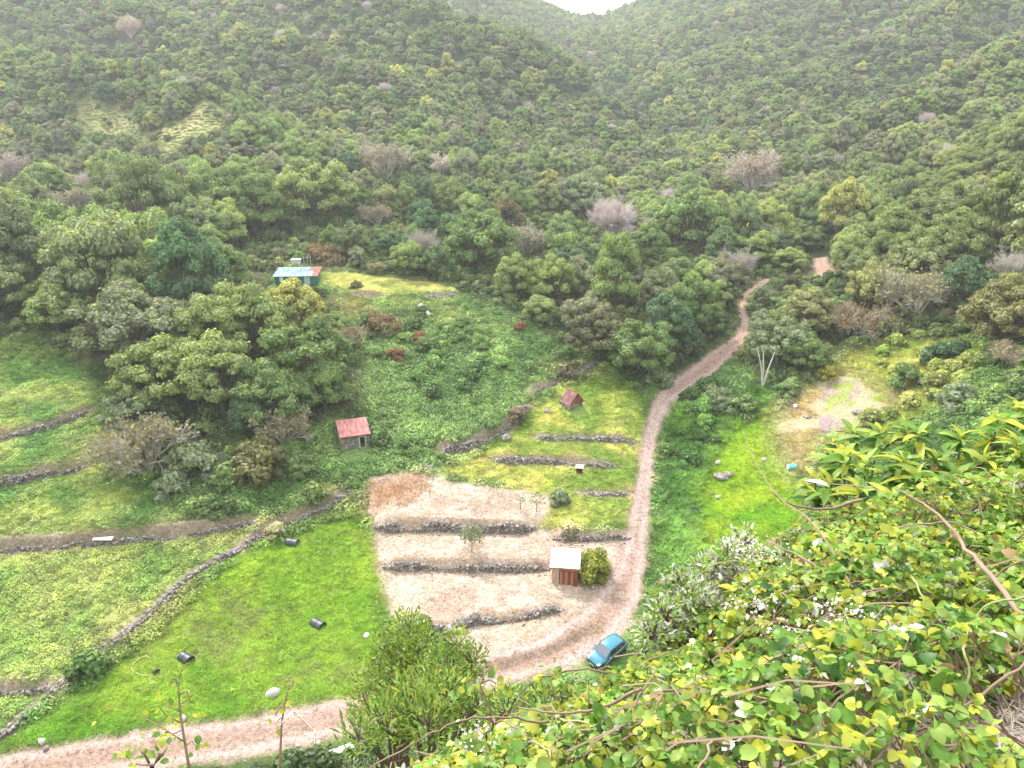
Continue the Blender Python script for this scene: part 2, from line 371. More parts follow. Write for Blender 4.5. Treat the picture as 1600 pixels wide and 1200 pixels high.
class MB:
    """collects boxes, prisms, tubes; builds one mesh"""
    def __init__(s): s.v = []; s.f = []; s.m = []
    def add(s, v, f, m=0, M=None):
        b = len(s.v)
        for p in v: s.v.append(tuple(M @ Vector(p)) if M is not None else tuple(p))
        for q in f: s.f.append(tuple(b + i for i in q)); s.m.append(m)
        return s
    def box(s, x0, x1, y0, y1, z0, z1, m=0, M=None, bev=0):
        v = [(x0,y0,z0),(x1,y0,z0),(x1,y1,z0),(x0,y1,z0),(x0,y0,z1),(x1,y0,z1),(x1,y1,z1),(x0,y1,z1)]
        return s.add(v, [(0,3,2,1),(4,5,6,7),(0,1,5,4),(1,2,6,5),(2,3,7,6),(3,0,4,7)], m, M)
    def tube(s, pts, rad, n=5, m=0, cap=True):
        if not hasattr(rad, '__len__'): rad = [rad] * len(pts)
        P = [Vector(p) for p in pts]; b = len(s.v)
        for i, p in enumerate(P):
            d = (P[min(i + 1, len(P) - 1)] - P[max(i - 1, 0)]).normalized()
            a = d.cross(Vector((0, 0, 1)) if abs(d.z) < .9 else Vector((1, 0, 0))).normalized(); c = d.cross(a)
            for k in range(n):
                t = 2 * math.pi * k / n; s.v.append(tuple(p + (a * math.cos(t) + c * math.sin(t)) * rad[i]))
        for i in range(len(P) - 1):
            for k in range(n):
                s.f.append((b + i*n + k, b + i*n + (k+1) % n, b + (i+1)*n + (k+1) % n, b + (i+1)*n + k)); s.m.append(m)
        if cap:
            s.f.append(tuple(b + k for k in range(n))[::-1]); s.m.append(m); e = b + (len(P)-1)*n
            s.f.append(tuple(e + k for k in range(n))); s.m.append(m)
        return s
    def mesh(s, name, mats, smooth=False, bevel=0):
        me = bpy.data.meshes.new(name); me.from_pydata(s.v, [], s.f)
        for mm in (mats if isinstance(mats, (list, tuple)) else [mats]): me.materials.append(mm)
        me.polygons.foreach_set('material_index', s.m)
        if smooth: me.polygons.foreach_set('use_smooth', [True] * len(s.f))
        if bevel:
            import bmesh
            bm = bmesh.new(); bm.from_mesh(me); bmesh.ops.bevel(bm, geom=bm.edges[:], offset=bevel, segments=1, affect='EDGES'); bm.to_mesh(me); bm.free()
        me.update(); return me
    def build(s, name, mats, parent=None, **kw):
        return link(name, s.mesh(name, mats, **kw), parent)
def copy_tree(o, parent=None):
    c = o.copy(); COL.objects.link(c)
    if parent is not None: c.parent = parent
    for ch in list(o.children): copy_tree(ch, c)
    return c
def rots(rng, Nrm, spin=True):
    """frames (n,3,3) with z along Nrm"""
    Nrm = Nrm / np.maximum(1e-9, np.linalg.norm(Nrm, axis=1))[:, None]
    h = rng.normal(size=Nrm.shape); X = h - (h * Nrm).sum(1)[:, None] * Nrm; X /= np.maximum(1e-9, np.linalg.norm(X, axis=1))[:, None]
    Y = np.cross(Nrm, X); return np.stack([X, Y, Nrm], axis=2)
def place(tv, tf, P, Rm, S):
    """copies of a template at P with frames Rm and scales S -> V,F"""
    tv = np.asarray(tv, float); tf = np.asarray(tf); S = np.asarray(S)
    if S.ndim == 1: S = np.repeat(S[:, None], 3, 1)
    V = np.einsum('nij,nkj->nki', Rm, tv[None] * S[:, None]) + P[:, None]
    F = tf[None] + (np.arange(len(P)) * len(tv))[:, None, None]
    return V.reshape(-1, 3), F.reshape(-1, tf.shape[1])
LEAF4_V = [(-.5, 0, 0), (0, -.34, .12), (.5, 0, 0), (0, .34, .12)]; LEAF4_F = [(0, 1, 2, 3)]
LEAF4 = (np.array([(-.5, -.25, 0), (.35, -.38, .08), (.55, .22, 0), (-.3, .4, .08)]), np.array([(0, 1, 2, 3)]))
def ico(sub=1):
    import bmesh
    bm = bmesh.new(); bmesh.ops.create_icosphere(bm, subdivisions=sub, radius=1)
    v = np.array([x.co[:] for x in bm.verts]); f = np.array([[w.index for w in x.verts] for x in bm.faces]); bm.free(); return v, f
ICO1 = ico(1); ICO2 = ico(2)

# ------------------------------------------------------------------ spreading alike pieces (uncountable cover only)
PROTO = {}
def proto_coll(name, meshes):
    c = bpy.data.collections.new(name)
    for i, me in enumerate(meshes):
        o = bpy.data.objects.new('%s_%02d' % (name, i), me); c.objects.link(o)
    PROTO[name] = c; return c
def scatter(name, P, rz, S, idx, tint, coll, label, cat='ground cover', tilt=None):
    n = len(P); me = bpy.data.meshes.new(name); me.vertices.add(n); me.vertices.foreach_set('co', np.asarray(P, np.float32).ravel())
    def at_(nm, ty, key, a): q = me.attributes.new(nm, ty, 'POINT'); q.data.foreach_set(key, a)
    r = np.zeros((n, 3), np.float32); r[:, 2] = rz
    if tilt is not None: r[:, :2] = tilt
    at_('rot', 'FLOAT_VECTOR', 'vector', r.ravel())
    S = np.asarray(S, np.float32)
    if S.ndim == 1: S = np.repeat(S[:, None], 3, 1)
    at_('scl', 'FLOAT_VECTOR', 'vector', S.ravel()); at_('idx', 'INT', 'value', np.asarray(idx, np.int32))
    c = np.ones((n, 4), np.float32); c[:, :3] = tint; at_('tint', 'FLOAT_COLOR', 'color', c.ravel())
    o = bpy.data.objects.new(name, me); COL.objects.link(o); tag(o, label, cat, kind='stuff')
    key = 'spread_' + coll.name; ng = bpy.data.node_groups.get(key)
    if ng is None:
        ng = bpy.data.node_groups.new(key, 'GeometryNodeTree')
        ng.interface.new_socket('Geometry', in_out='INPUT', socket_type='NodeSocketGeometry')
        ng.interface.new_socket('Geometry', in_out='OUTPUT', socket_type='NodeSocketGeometry')
        gi = ng.nodes.new('NodeGroupInput'); go = ng.nodes.new('NodeGroupOutput'); L = ng.links
        ip = ng.nodes.new('GeometryNodeInstanceOnPoints'); ci = ng.nodes.new('GeometryNodeCollectionInfo')
        ci.inputs['Collection'].default_value = coll; ci.inputs['Separate Children'].default_value = True; ci.inputs['Reset Children'].default_value = True
        ip.inputs['Pick Instance'].default_value = True
        def na(nm, ty):
            x = ng.nodes.new('GeometryNodeInputNamedAttribute'); x.data_type = ty; x.inputs[0].default_value = nm; return x.outputs[0]
        L.new(gi.outputs[0], ip.inputs['Points']); L.new(ci.outputs[0], ip.inputs['Instance'])
        L.new(na('idx', 'INT'), ip.inputs['Instance Index'])
        er = ng.nodes.new('FunctionNodeEulerToRotation'); L.new(na('rot', 'FLOAT_VECTOR'), er.inputs[0]); L.new(er.outputs[0], ip.inputs['Rotation'])
        L.new(na('scl', 'FLOAT_VECTOR'), ip.inputs['Scale']); L.new(ip.outputs[0], go.inputs[0])
    md = o.modifiers.new('spread', 'NODES'); md.node_group = ng
    return o

# ------------------------------------------------------------------ ground colours (what grows or lies there)
def C(*a): return np.array(a, float)
def mixc(A, B, t): return A + (B - A) * np.clip(t, 0, 1)[:, None]
def ground_colour(X, Y, M):
    n1 = fbm(X, Y, 14, 11) * 2; n2 = fbm(X, Y, 4, 12) * 2; n3 = fbm(X, Y, 1.3, 13, 2) * 2
    o = np.ones((len(X), 1))
    fern = mixc(C(.065, .125, .030) * o, C(.155, .23, .070) * o, .5 + n2 * 1.1 + n3 * .4)
    fern = mixc(fern, C(.17, .16, .055) * o, (n1 - .25) * 1.6 + n3 * .4)
    col = fern
    def over(col, key, c, soft=.5, w=.5, push=0):
        return mixc(col, c, (M[key] + push + n3 * w * .6 + n2 * w * .5) / soft * .5 + .5)
    fld = mixc(C(.15, .24, .05) * o, C(.29, .31, .10) * o, .45 + n2 * 1.0 + n1 * .7)
    fld = mixc(fld, C(.10, .19, .03) * o, -n1 * 1.6)
    col = over(col, 'field', fld, 1.2)
    st = mixc(C(.12, .23, .06) * o, C(.30, .34, .12) * o, .4 + n2 * 1.3)
    col = over(col, 'strips', st, 2)
    lawn = mixc(C(.115, .245, .018) * o, C(.235, .335, .035) * o, .45 + n2 * .8 + n1 * .5)
    lawn = mixc(lawn, C(.20, .25, .06) * o, (n1 + n3 * .5 - .42) * 2.2)
    col = over(col, 'lawn', lawn, 1.0)
    yel = mixc(C(.19, .27, .055) * o, C(.42, .41, .14) * o, .42 + n2 * 1.1 + n3 * .4)
    yel = mixc(yel, C(.40, .33, .16) * o, (n2 + n3 - .75) * 1.5)
    col = over(col, 'yel', yel, 1.0)
    rl = mixc(C(.12, .27, .015) * o, C(.26, .34, .025) * o, .5 + n2 * 1.0)
    col = over(col, 'rlawn', rl, 1.2)
    col = over(col, 'gully', mixc(C(.06, .15, .03) * o, C(.15, .26, .06) * o, .5 + n2), 1.2)
    col = over(col, 'ryel', mixc(C(.20, .27, .05) * o, C(.36, .34, .12) * o, .5 + n2), 2)
    kn = mixc(C(.37, .29, .16) * o, C(.43, .35, .23) * o, .5 + n2)
    kn = mixc(kn, C(.30, .22, .21) * o, (n1 * .8 + n2 * 1.2 - .25) * 3); kn = mixc(kn, C(.25, .29, .07) * o, (n2 * 1.3 + n3 * .8 - .2) * 2)
    col = over(col, 'knoll', kn, 2.6, 1.4)
    col = over(col, 'gold', mixc(C(.24, .29, .09) * o, C(.44, .41, .20) * o, .5 + n2), 1.5)
    col = over(col, 'clear', mixc(C(.20, .25, .06) * o, C(.36, .31, .15) * o, .5 + n2 + n1 * .5), 4)
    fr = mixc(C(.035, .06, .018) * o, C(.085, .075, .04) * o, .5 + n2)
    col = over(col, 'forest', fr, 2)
    col = np.where((M['soil'] > -3)[:, None], over(col, 'soil', mixc(C(.21, .155, .115) * o, C(.33, .25, .19) * o, .5 + n3 * 1.2), .5, .6, -.12), col)
    dry = mixc(C(.36, .265, .205) * o, C(.52, .42, .335) * o, .55 + n2 * .9 + n3 * .9); dry = mixc(dry, C(.27, .185, .135) * o, (np.sin(Y * 5.2 + 1.5 * n2 * 3) * .5 + n3 - .62) * 1.6)
    dry = mixc(dry, C(.46, .32, .24) * o, (n1 * .8 + n2 * .9 - .32) * 2.2)
    dw = sdist(X, Y, DRYWEED)                                     # reddish dead weeds in the upper corner
    dry = mixc(dry, C(.36, .20, .12) * o, (dw + n2 * 2) / 2.5)
    dry = np.where((M['soil'] > -1)[:, None], mixc(dry, C(.38, .28, .21) * o, (M['soil'] + n3 * .4) / .4 * .5 + .3), dry)
    col = over(col, 'dry', dry, .5, .5)
    tr = mixc(C(.31, .205, .165) * o, C(.43, .305, .255) * o, .5 + n2 * .5 + n3 * .6)
    w = M['track']                                              # two wheel lines paler, the crown between them rougher
    tr = mixc(tr, C(.47, .36, .32) * o, np.exp(-((w - .75) / .3) ** 2) * .7)
    tr = mixc(tr, C(.27, .185, .13) * o, (w - 1.15) * 1.6 * (.45 + n3))
    tr = mixc(tr, C(.30, .175, .12) * o, np.clip((np.hypot(X, Y) - 92) / 40, 0, .7) * (.8 + n2 * .6))
    col = over(col, 'track', tr, .35, .5)
    return np.clip(col, .01, .8)
DRYWEED = wpoly([(560,745),(640,740),(668,760),(640,790),(580,798),(566,780)])

# ------------------------------------------------------------------ the ground
CS = 4.0
NX0, NX1, NY0, NY1 = -72.0, 72.0, 36.0, 144.0
def fine_height(X, Y): return height(X, Y)
def grid(x0, x1, y0, y1, s):
    nx = int(round((x1 - x0) / s)) + 1; ny = int(round((y1 - y0) / s)) + 1
    gx, gy = np.meshgrid(np.linspace(x0, x1, nx), np.linspace(y0, y1, ny))
    i = np.arange(nx * ny).reshape(ny, nx)
    F = np.stack([i[:-1, :-1], i[:-1, 1:], i[1:, 1:], i[1:, :-1]], -1).reshape(-1, 4)
    return gx.ravel(), gy.ravel(), F, nx, ny
gx, gy, GF, gnx, gny = grid(NX0, NX1, NY0, NY1, 1 / 3)
GZ = height(gx, gy)
REGV = regions(gx, gy)
# cover is uneven: low mounds in the fern, ruts in the track
GZ = GZ + np.where(REGV['track'] > 0, fbm(gx, gy, .9, 31, 2) * .05 - .05, np.where(REGV['dry'] > 0, fbm(gx, gy, 1.2, 32, 2) * .18, fbm(gx, gy, 1.6, 33, 2) * .35))
# edge of the fine sheet follows the coarse sheet exactly
g2 = GZ.reshape(gny, gnx)
def coarse_line(t, h): k = int(round(CS * 3)); return np.interp(t, t[::k], h[::k])
xs = gx.reshape(gny, gnx)[0]; ys = gy.reshape(gny, gnx)[:, 0]
for r in (0, -1): g2[r] = coarse_line(xs, height(xs, np.full(xs.shape, ys[r])))
for c in (0, -1): g2[:, c] = coarse_line(ys, height(np.full(ys.shape, xs[c]), ys))
GZ = g2.ravel()
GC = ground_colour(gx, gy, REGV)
GV = np.stack([gx, gy, GZ], 1)
fc = GF[:, 0]
cls = np.zeros(len(GF), int)
for i, k in enumerate(['dry', 'yel', 'lawn', 'field', 'rlawn', 'knoll']): cls[REGV[k][fc] > 0] = i + 1
cls[REGV['track'][fc] > 0] = 7
NAMES = {0: ('ground', 'green overgrown valley ground of fern, weeds and soil'), 1: ('dry_field', 'pale terraces of dry cut grass between the stone walls'),
         2: ('yellow_grass_terraces', 'yellow green grass terraces above the pale dry field'), 3: ('lawn', 'bright green grass field beside the track'),
         4: ('fern_field', 'yellow green fern field above the diagonal stone wall'), 5: ('grass_slope', 'bright green grass slope right of the track'),
         6: ('bare_knoll', 'bare beige and purple knoll right of the grass slope'), 7: ('dirt_track', 'pinkish dirt track winding up the valley')}
for k, (nm, lb) in NAMES.items():
    f = GF[cls == k]; u, inv = np.unique(f, return_inverse=True)
    me = np_mesh(nm, GV[u], inv.reshape(f.shape), [GROUND], smooth=True, attrs={'col': GC[u]})
    tag(link(nm, me), lb, kind='structure')
# coarse sheet out to the ridges
cx, cy, CF, cnx, cny = grid(-560, 560, -24 - 4 * 10, 1000, CS)
cz = height(cx, cy)
near = (np.abs(cx - 3) < 13) & (cy < 14) & (cy > -4)
cz = np.where(near, cz - 1.2, cz)
cen = np.stack([cx[CF].mean(1), cy[CF].mean(1)], 1)
keep = ~((cen[:, 0] > NX0) & (cen[:, 0] < NX1) & (cen[:, 1] > NY0) & (cen[:, 1] < NY1))
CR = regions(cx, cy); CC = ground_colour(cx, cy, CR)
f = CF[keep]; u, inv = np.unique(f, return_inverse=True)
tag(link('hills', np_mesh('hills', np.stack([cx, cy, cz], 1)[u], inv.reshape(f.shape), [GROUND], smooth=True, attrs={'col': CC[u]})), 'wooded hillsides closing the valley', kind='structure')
def samp(arr, X, Y):
    """read a per-vertex array of the fine sheet at X, Y"""
    i = np.clip(((Y - NY0) * 3).round().astype(int), 0, gny - 1); j = np.clip(((X - NX0) * 3).round().astype(int), 0, gnx - 1)
    return arr[i * gnx + j]
def bil(X, Y):
    u = np.clip((X - NX0) * 3, 0, gnx - 1.001); v = np.clip((Y - NY0) * 3, 0, gny - 1.001)
    j = u.astype(int); i = v.astype(int); a = u - j; b = v - i
    return g2[i, j] * (1-a) * (1-b) + g2[i, j+1] * a * (1-b) + g2[i+1, j] * (1-a) * b + g2[i+1, j+1] * a * b
# ------------------------------------------------------------------ tree kinds (unit crown radius, base at z = 0)
def crown_mesh(name, seed, nl=18, hc=.95, hz=.55, per=400, ls=.056, lr=(.28, .42), rad=.7, mats=None, droop=-.35, trunk=True, core=True):
    rng = np.random.default_rng(seed); L = []
    for i in range(nl):
        t = (i + .5) / nl; r = math.sqrt(t) * 1.0; a = i * 2.39996 + rng.uniform(-.35, .35)
        r = r * rad * rng.uniform(.85, 1.15); z = hc + hz * math.sqrt(max(0, 1 - (r / (rad * 1.2)) ** 2)) * rng.uniform(.75, 1.12) - .18 * (r / rad) ** 2
        r2 = rng.uniform(*lr) * (1 if rng.random() > .3 else rng.uniform(.45, .7)); k2 = 1 + .22 * math.sin(a * 2 + seed); L.append((r * math.cos(a) * k2 + rng.normal() * .05, r * math.sin(a) + rng.normal() * .05, z + rng.normal() * .12, r2))
    for i in range(nl // 3):                                    # a lower ring so that the crown has sides
        a = i * 6.283 / (nl // 3) + rng.uniform(-.3, .3); L.append((rad * .95 * math.cos(a), rad * .95 * math.sin(a), hc - .18 * rng.uniform(.6, 1.6), rng.uniform(*lr) * .9))
    Vs, Fs, lv, tip, mi, b = [], [], [], [], [], 0
    for (x, y, z, r) in L:
        n = int(per * (r / .35) ** 2); d = rng.normal(size=(n * 2, 3)); d /= np.linalg.norm(d, axis=1)[:, None]; d = d[d[:, 2] > droop][:n]; n = len(d)
        rr = r * (1 + .16 * np.sin(d[:, 0] * 9 + x * 31) * np.sin(d[:, 1] * 9 + y * 17) + rng.uniform(-.12, .1, n))
        P = np.array([x, y, z]) + d * rr[:, None] * np.array([1, 1, .8])
        nn = d * .8 + rng.normal(size=(n, 3)) * .34 + np.array([0, 0, .2])
        V, F = place(*LEAF4, P, rots(rng, nn), ls * rng.uniform(.65, 1.3, n))
        Vs.append(V); Fs.append(F + b); b += len(V)
        lb = rng.uniform(.12, .88); lv.append(np.clip(lb + rng.uniform(-.3, .3, n), 0, 1)); tip.append(((d[:, 2] > .35) & (rng.random(n) < .45)) * rng.uniform(.2, 1, n) * (rng.random() < .7)); mi.append(np.zeros(n, int))  # upward leaves lighter: young growth plus top light painted into the colour
    V = np.concatenate(Vs); F = np.concatenate(Fs)
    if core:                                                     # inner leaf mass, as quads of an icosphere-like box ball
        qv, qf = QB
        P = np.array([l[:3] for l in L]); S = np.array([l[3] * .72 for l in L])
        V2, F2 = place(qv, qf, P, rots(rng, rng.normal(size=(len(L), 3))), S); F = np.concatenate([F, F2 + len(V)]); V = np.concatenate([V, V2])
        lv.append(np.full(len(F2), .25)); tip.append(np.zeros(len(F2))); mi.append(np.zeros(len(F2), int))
    T = trunk_geo(rng, L, hc)
    if trunk == 'in':
        F = np.concatenate([F, T[1] + len(V)]); V = np.concatenate([V, T[0]]); k = len(T[1]); lv.append(np.zeros(k)); tip.append(np.zeros(k)); mi.append(np.ones(k, int))
    me = np_mesh(name, V, F, mats, fm=np.concatenate(mi), fattrs={'lv': np.concatenate(lv), 'tip': np.concatenate(tip)})
    return me, T
def quadball():
    import bmesh
    bm = bmesh.new(); bmesh.ops.create_cube(bm, size=1.2); bmesh.ops.subdivide_edges(bm, edges=bm.edges[:], cuts=1, use_grid_fill=True)
    for v in bm.verts: v.co = v.co.normalized()
    v = np.array([x.co[:] for x in bm.verts]); f = np.array([[w.index for w in x.verts] for x in bm.faces]); bm.free(); return v, f
QB = quadball()
def trunk_geo(rng, L, hc):
    mb = MB(); fork = Vector((rng.uniform(-.05, .05), rng.uniform(-.05, .05), hc * .35))
    mb.tube([(0, 0, -.25), (0, 0, 0), fork], [.085, .07, .055], 4, cap=False)
    for l in L[::2]:
        e = Vector(l[:3]); m = (fork + e) / 2 + Vector((rng.uniform(-.08, .08), rng.uniform(-.08, .08), -.04))
        mb.tube([fork, m, e], [.035, .024, .012], 4, cap=False)
    return np.array(mb.v), np.array(mb.f)
def twig_mesh(name, seed, mat, n0=7, spread=1.0, depth=4, up=.55, thick=.034, leaves=0, leafmat=None, kids=(3, 5)):
    rng = random.Random(seed); mb = MB(); tips = []
    def grow(p, d, L, r, k):
        q = p + d * L * .5 + Vector((rng.uniform(-1, 1), rng.uniform(-1, 1), rng.uniform(-1, 1))) * L * .07; e = q + (d + Vector((0, 0, .1))).normalized() * L * .5
        mb.tube([p, q, e], [r, r * .8, r * .6], 3, cap=False)
        if k == 0: tips.append(e); return
        for i in range(rng.randint(*kids)):
            nd = (d + Vector((rng.gauss(0, .45), rng.gauss(0, .45), rng.gauss(.05, .35)))).normalized()
            s = rng.uniform(.35, 1); grow(p.lerp(e, s) if s < .9 else e, nd, L * rng.uniform(.55, .8), r * .58, k - 1)
    for i in range(n0):
        a = 6.283 * i / n0 + rng.uniform(-.3, .3); t = rng.uniform(.25, 1) * spread
        grow(Vector((0, 0, -.05)), Vector((math.cos(a) * t, math.sin(a) * t, up + rng.uniform(.1, .5))).normalized(), rng.uniform(.5, .68), thick, depth)
    V, F = np.array(mb.v), np.array(mb.f); sc = 1 / np.percentile(np.hypot(V[:, 0], V[:, 1]), 97); V *= sc; mi = np.zeros(len(F), int); lv = np.zeros(len(F))
    mats = [mat]
    if not leaves:                                               # the finest twigs: slivers round every tip
        nr = np.random.default_rng(seed); T = np.array([t[:] for t in tips]) * sc; k = 5200; P = T[nr.integers(0, len(T), k)] + nr.normal(size=(k, 3)) * .035
        sv_ = np.array([(0, -.5, 0), (1, -.15, .05), (1, .15, .05), (0, .5, 0)]); D = P / np.linalg.norm(P, axis=1)[:, None] + nr.normal(size=(k, 3)) * .5
        X_ = D / np.linalg.norm(D, axis=1)[:, None]; Z_ = nr.normal(size=(k, 3)); Z_ -= (Z_ * X_).sum(1)[:, None] * X_; Z_ /= np.linalg.norm(Z_, axis=1)[:, None]
        V2, F2 = place(sv_, np.array([(0, 1, 2, 3)]), P, np.stack([X_, np.cross(Z_, X_), Z_], axis=2), np.stack([nr.uniform(.05, .14, k), np.full(k, .009), np.ones(k)], 1))
        F = np.concatenate([F, F2 + len(V)]); V = np.concatenate([V, V2]); mi = np.concatenate([mi, np.zeros(len(F2), int)]); lv = np.concatenate([lv, nr.random(len(F2))])
    if leaves:
        nr = np.random.default_rng(seed); T = np.array([t[:] for t in tips]) * sc; P = T[nr.integers(0, len(T), leaves)] + nr.normal(size=(leaves, 3)) * .05
        V2, F2 = place(*LEAF4, P, rots(nr, nr.normal(size=(leaves, 3)) + [0, 0, .8]), .07 * nr.uniform(.6, 1.3, leaves))
        F = np.concatenate([F, F2 + len(V)]); V = np.concatenate([V, V2]); mi = np.concatenate([mi, np.ones(len(F2), int)]); lv = np.concatenate([lv, nr.random(len(F2))]); mats = [mat, leafmat]
    return np_mesh(name, V, F, mats, fm=mi, fattrs={'lv': lv, 'tip': lv * 0})
CR_O, TR_O, CR_I = [], [], []
SPEC = [dict(nl=46, hc=.95, hz=.62, rad=.76, lr=(.16, .27)), dict(nl=54, hc=.85, hz=.5, lr=(.14, .24), rad=.84), dict(nl=38, hc=1.0, hz=.75, rad=.70, lr=(.17, .29)),
        dict(nl=50, hc=.8, hz=.42, rad=.86, lr=(.13, .24)), dict(nl=40, hc=1.05, hz=.95, rad=.62, lr=(.16, .28)), dict(nl=32, hc=.9, hz=.55, rad=.76, lr=(.19, .31))]
for i, sp in enumerate(SPEC):
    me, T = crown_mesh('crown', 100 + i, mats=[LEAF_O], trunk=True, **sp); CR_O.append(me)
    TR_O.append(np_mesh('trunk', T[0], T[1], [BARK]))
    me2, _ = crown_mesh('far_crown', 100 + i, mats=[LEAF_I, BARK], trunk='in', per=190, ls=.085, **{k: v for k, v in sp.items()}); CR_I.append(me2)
TW = [twig_mesh('branches', 5, TWIG, depth=4, n0=9, kids=(4, 5)), twig_mesh('branches', 6, TWIGP, depth=4, up=.8, spread=.8, n0=9, kids=(4, 6)), twig_mesh('branches', 7, TWIG, depth=4, n0=5, up=.9, spread=.7, kids=(2, 4))]
TWL = [twig_mesh('branches', 15, TWIG, depth=4, leaves=1500, leafmat=LEAF_O), twig_mesh('branches', 16, TWIGP, depth=4, up=.7, leaves=2600, leafmat=LEAF_O)]
SHRUB, _ = crown_mesh('shrub_crown', 200, nl=18, hc=.25, hz=.62, rad=.68, lr=(.24, .4), per=120, ls=.11, mats=[LEAF_O])
SHRUB2, _ = crown_mesh('shrub_crown', 201, nl=14, hc=.2, hz=.5, rad=.66, lr=(.28, .42), per=100, ls=.15, mats=[LEAF_O])
SHRUB_I, _ = crown_mesh('shrub_spread', 202, nl=9, hc=.18, hz=.4, rad=.62, lr=(.28, .42), per=60, ls=.2, mats=[LEAF_I])

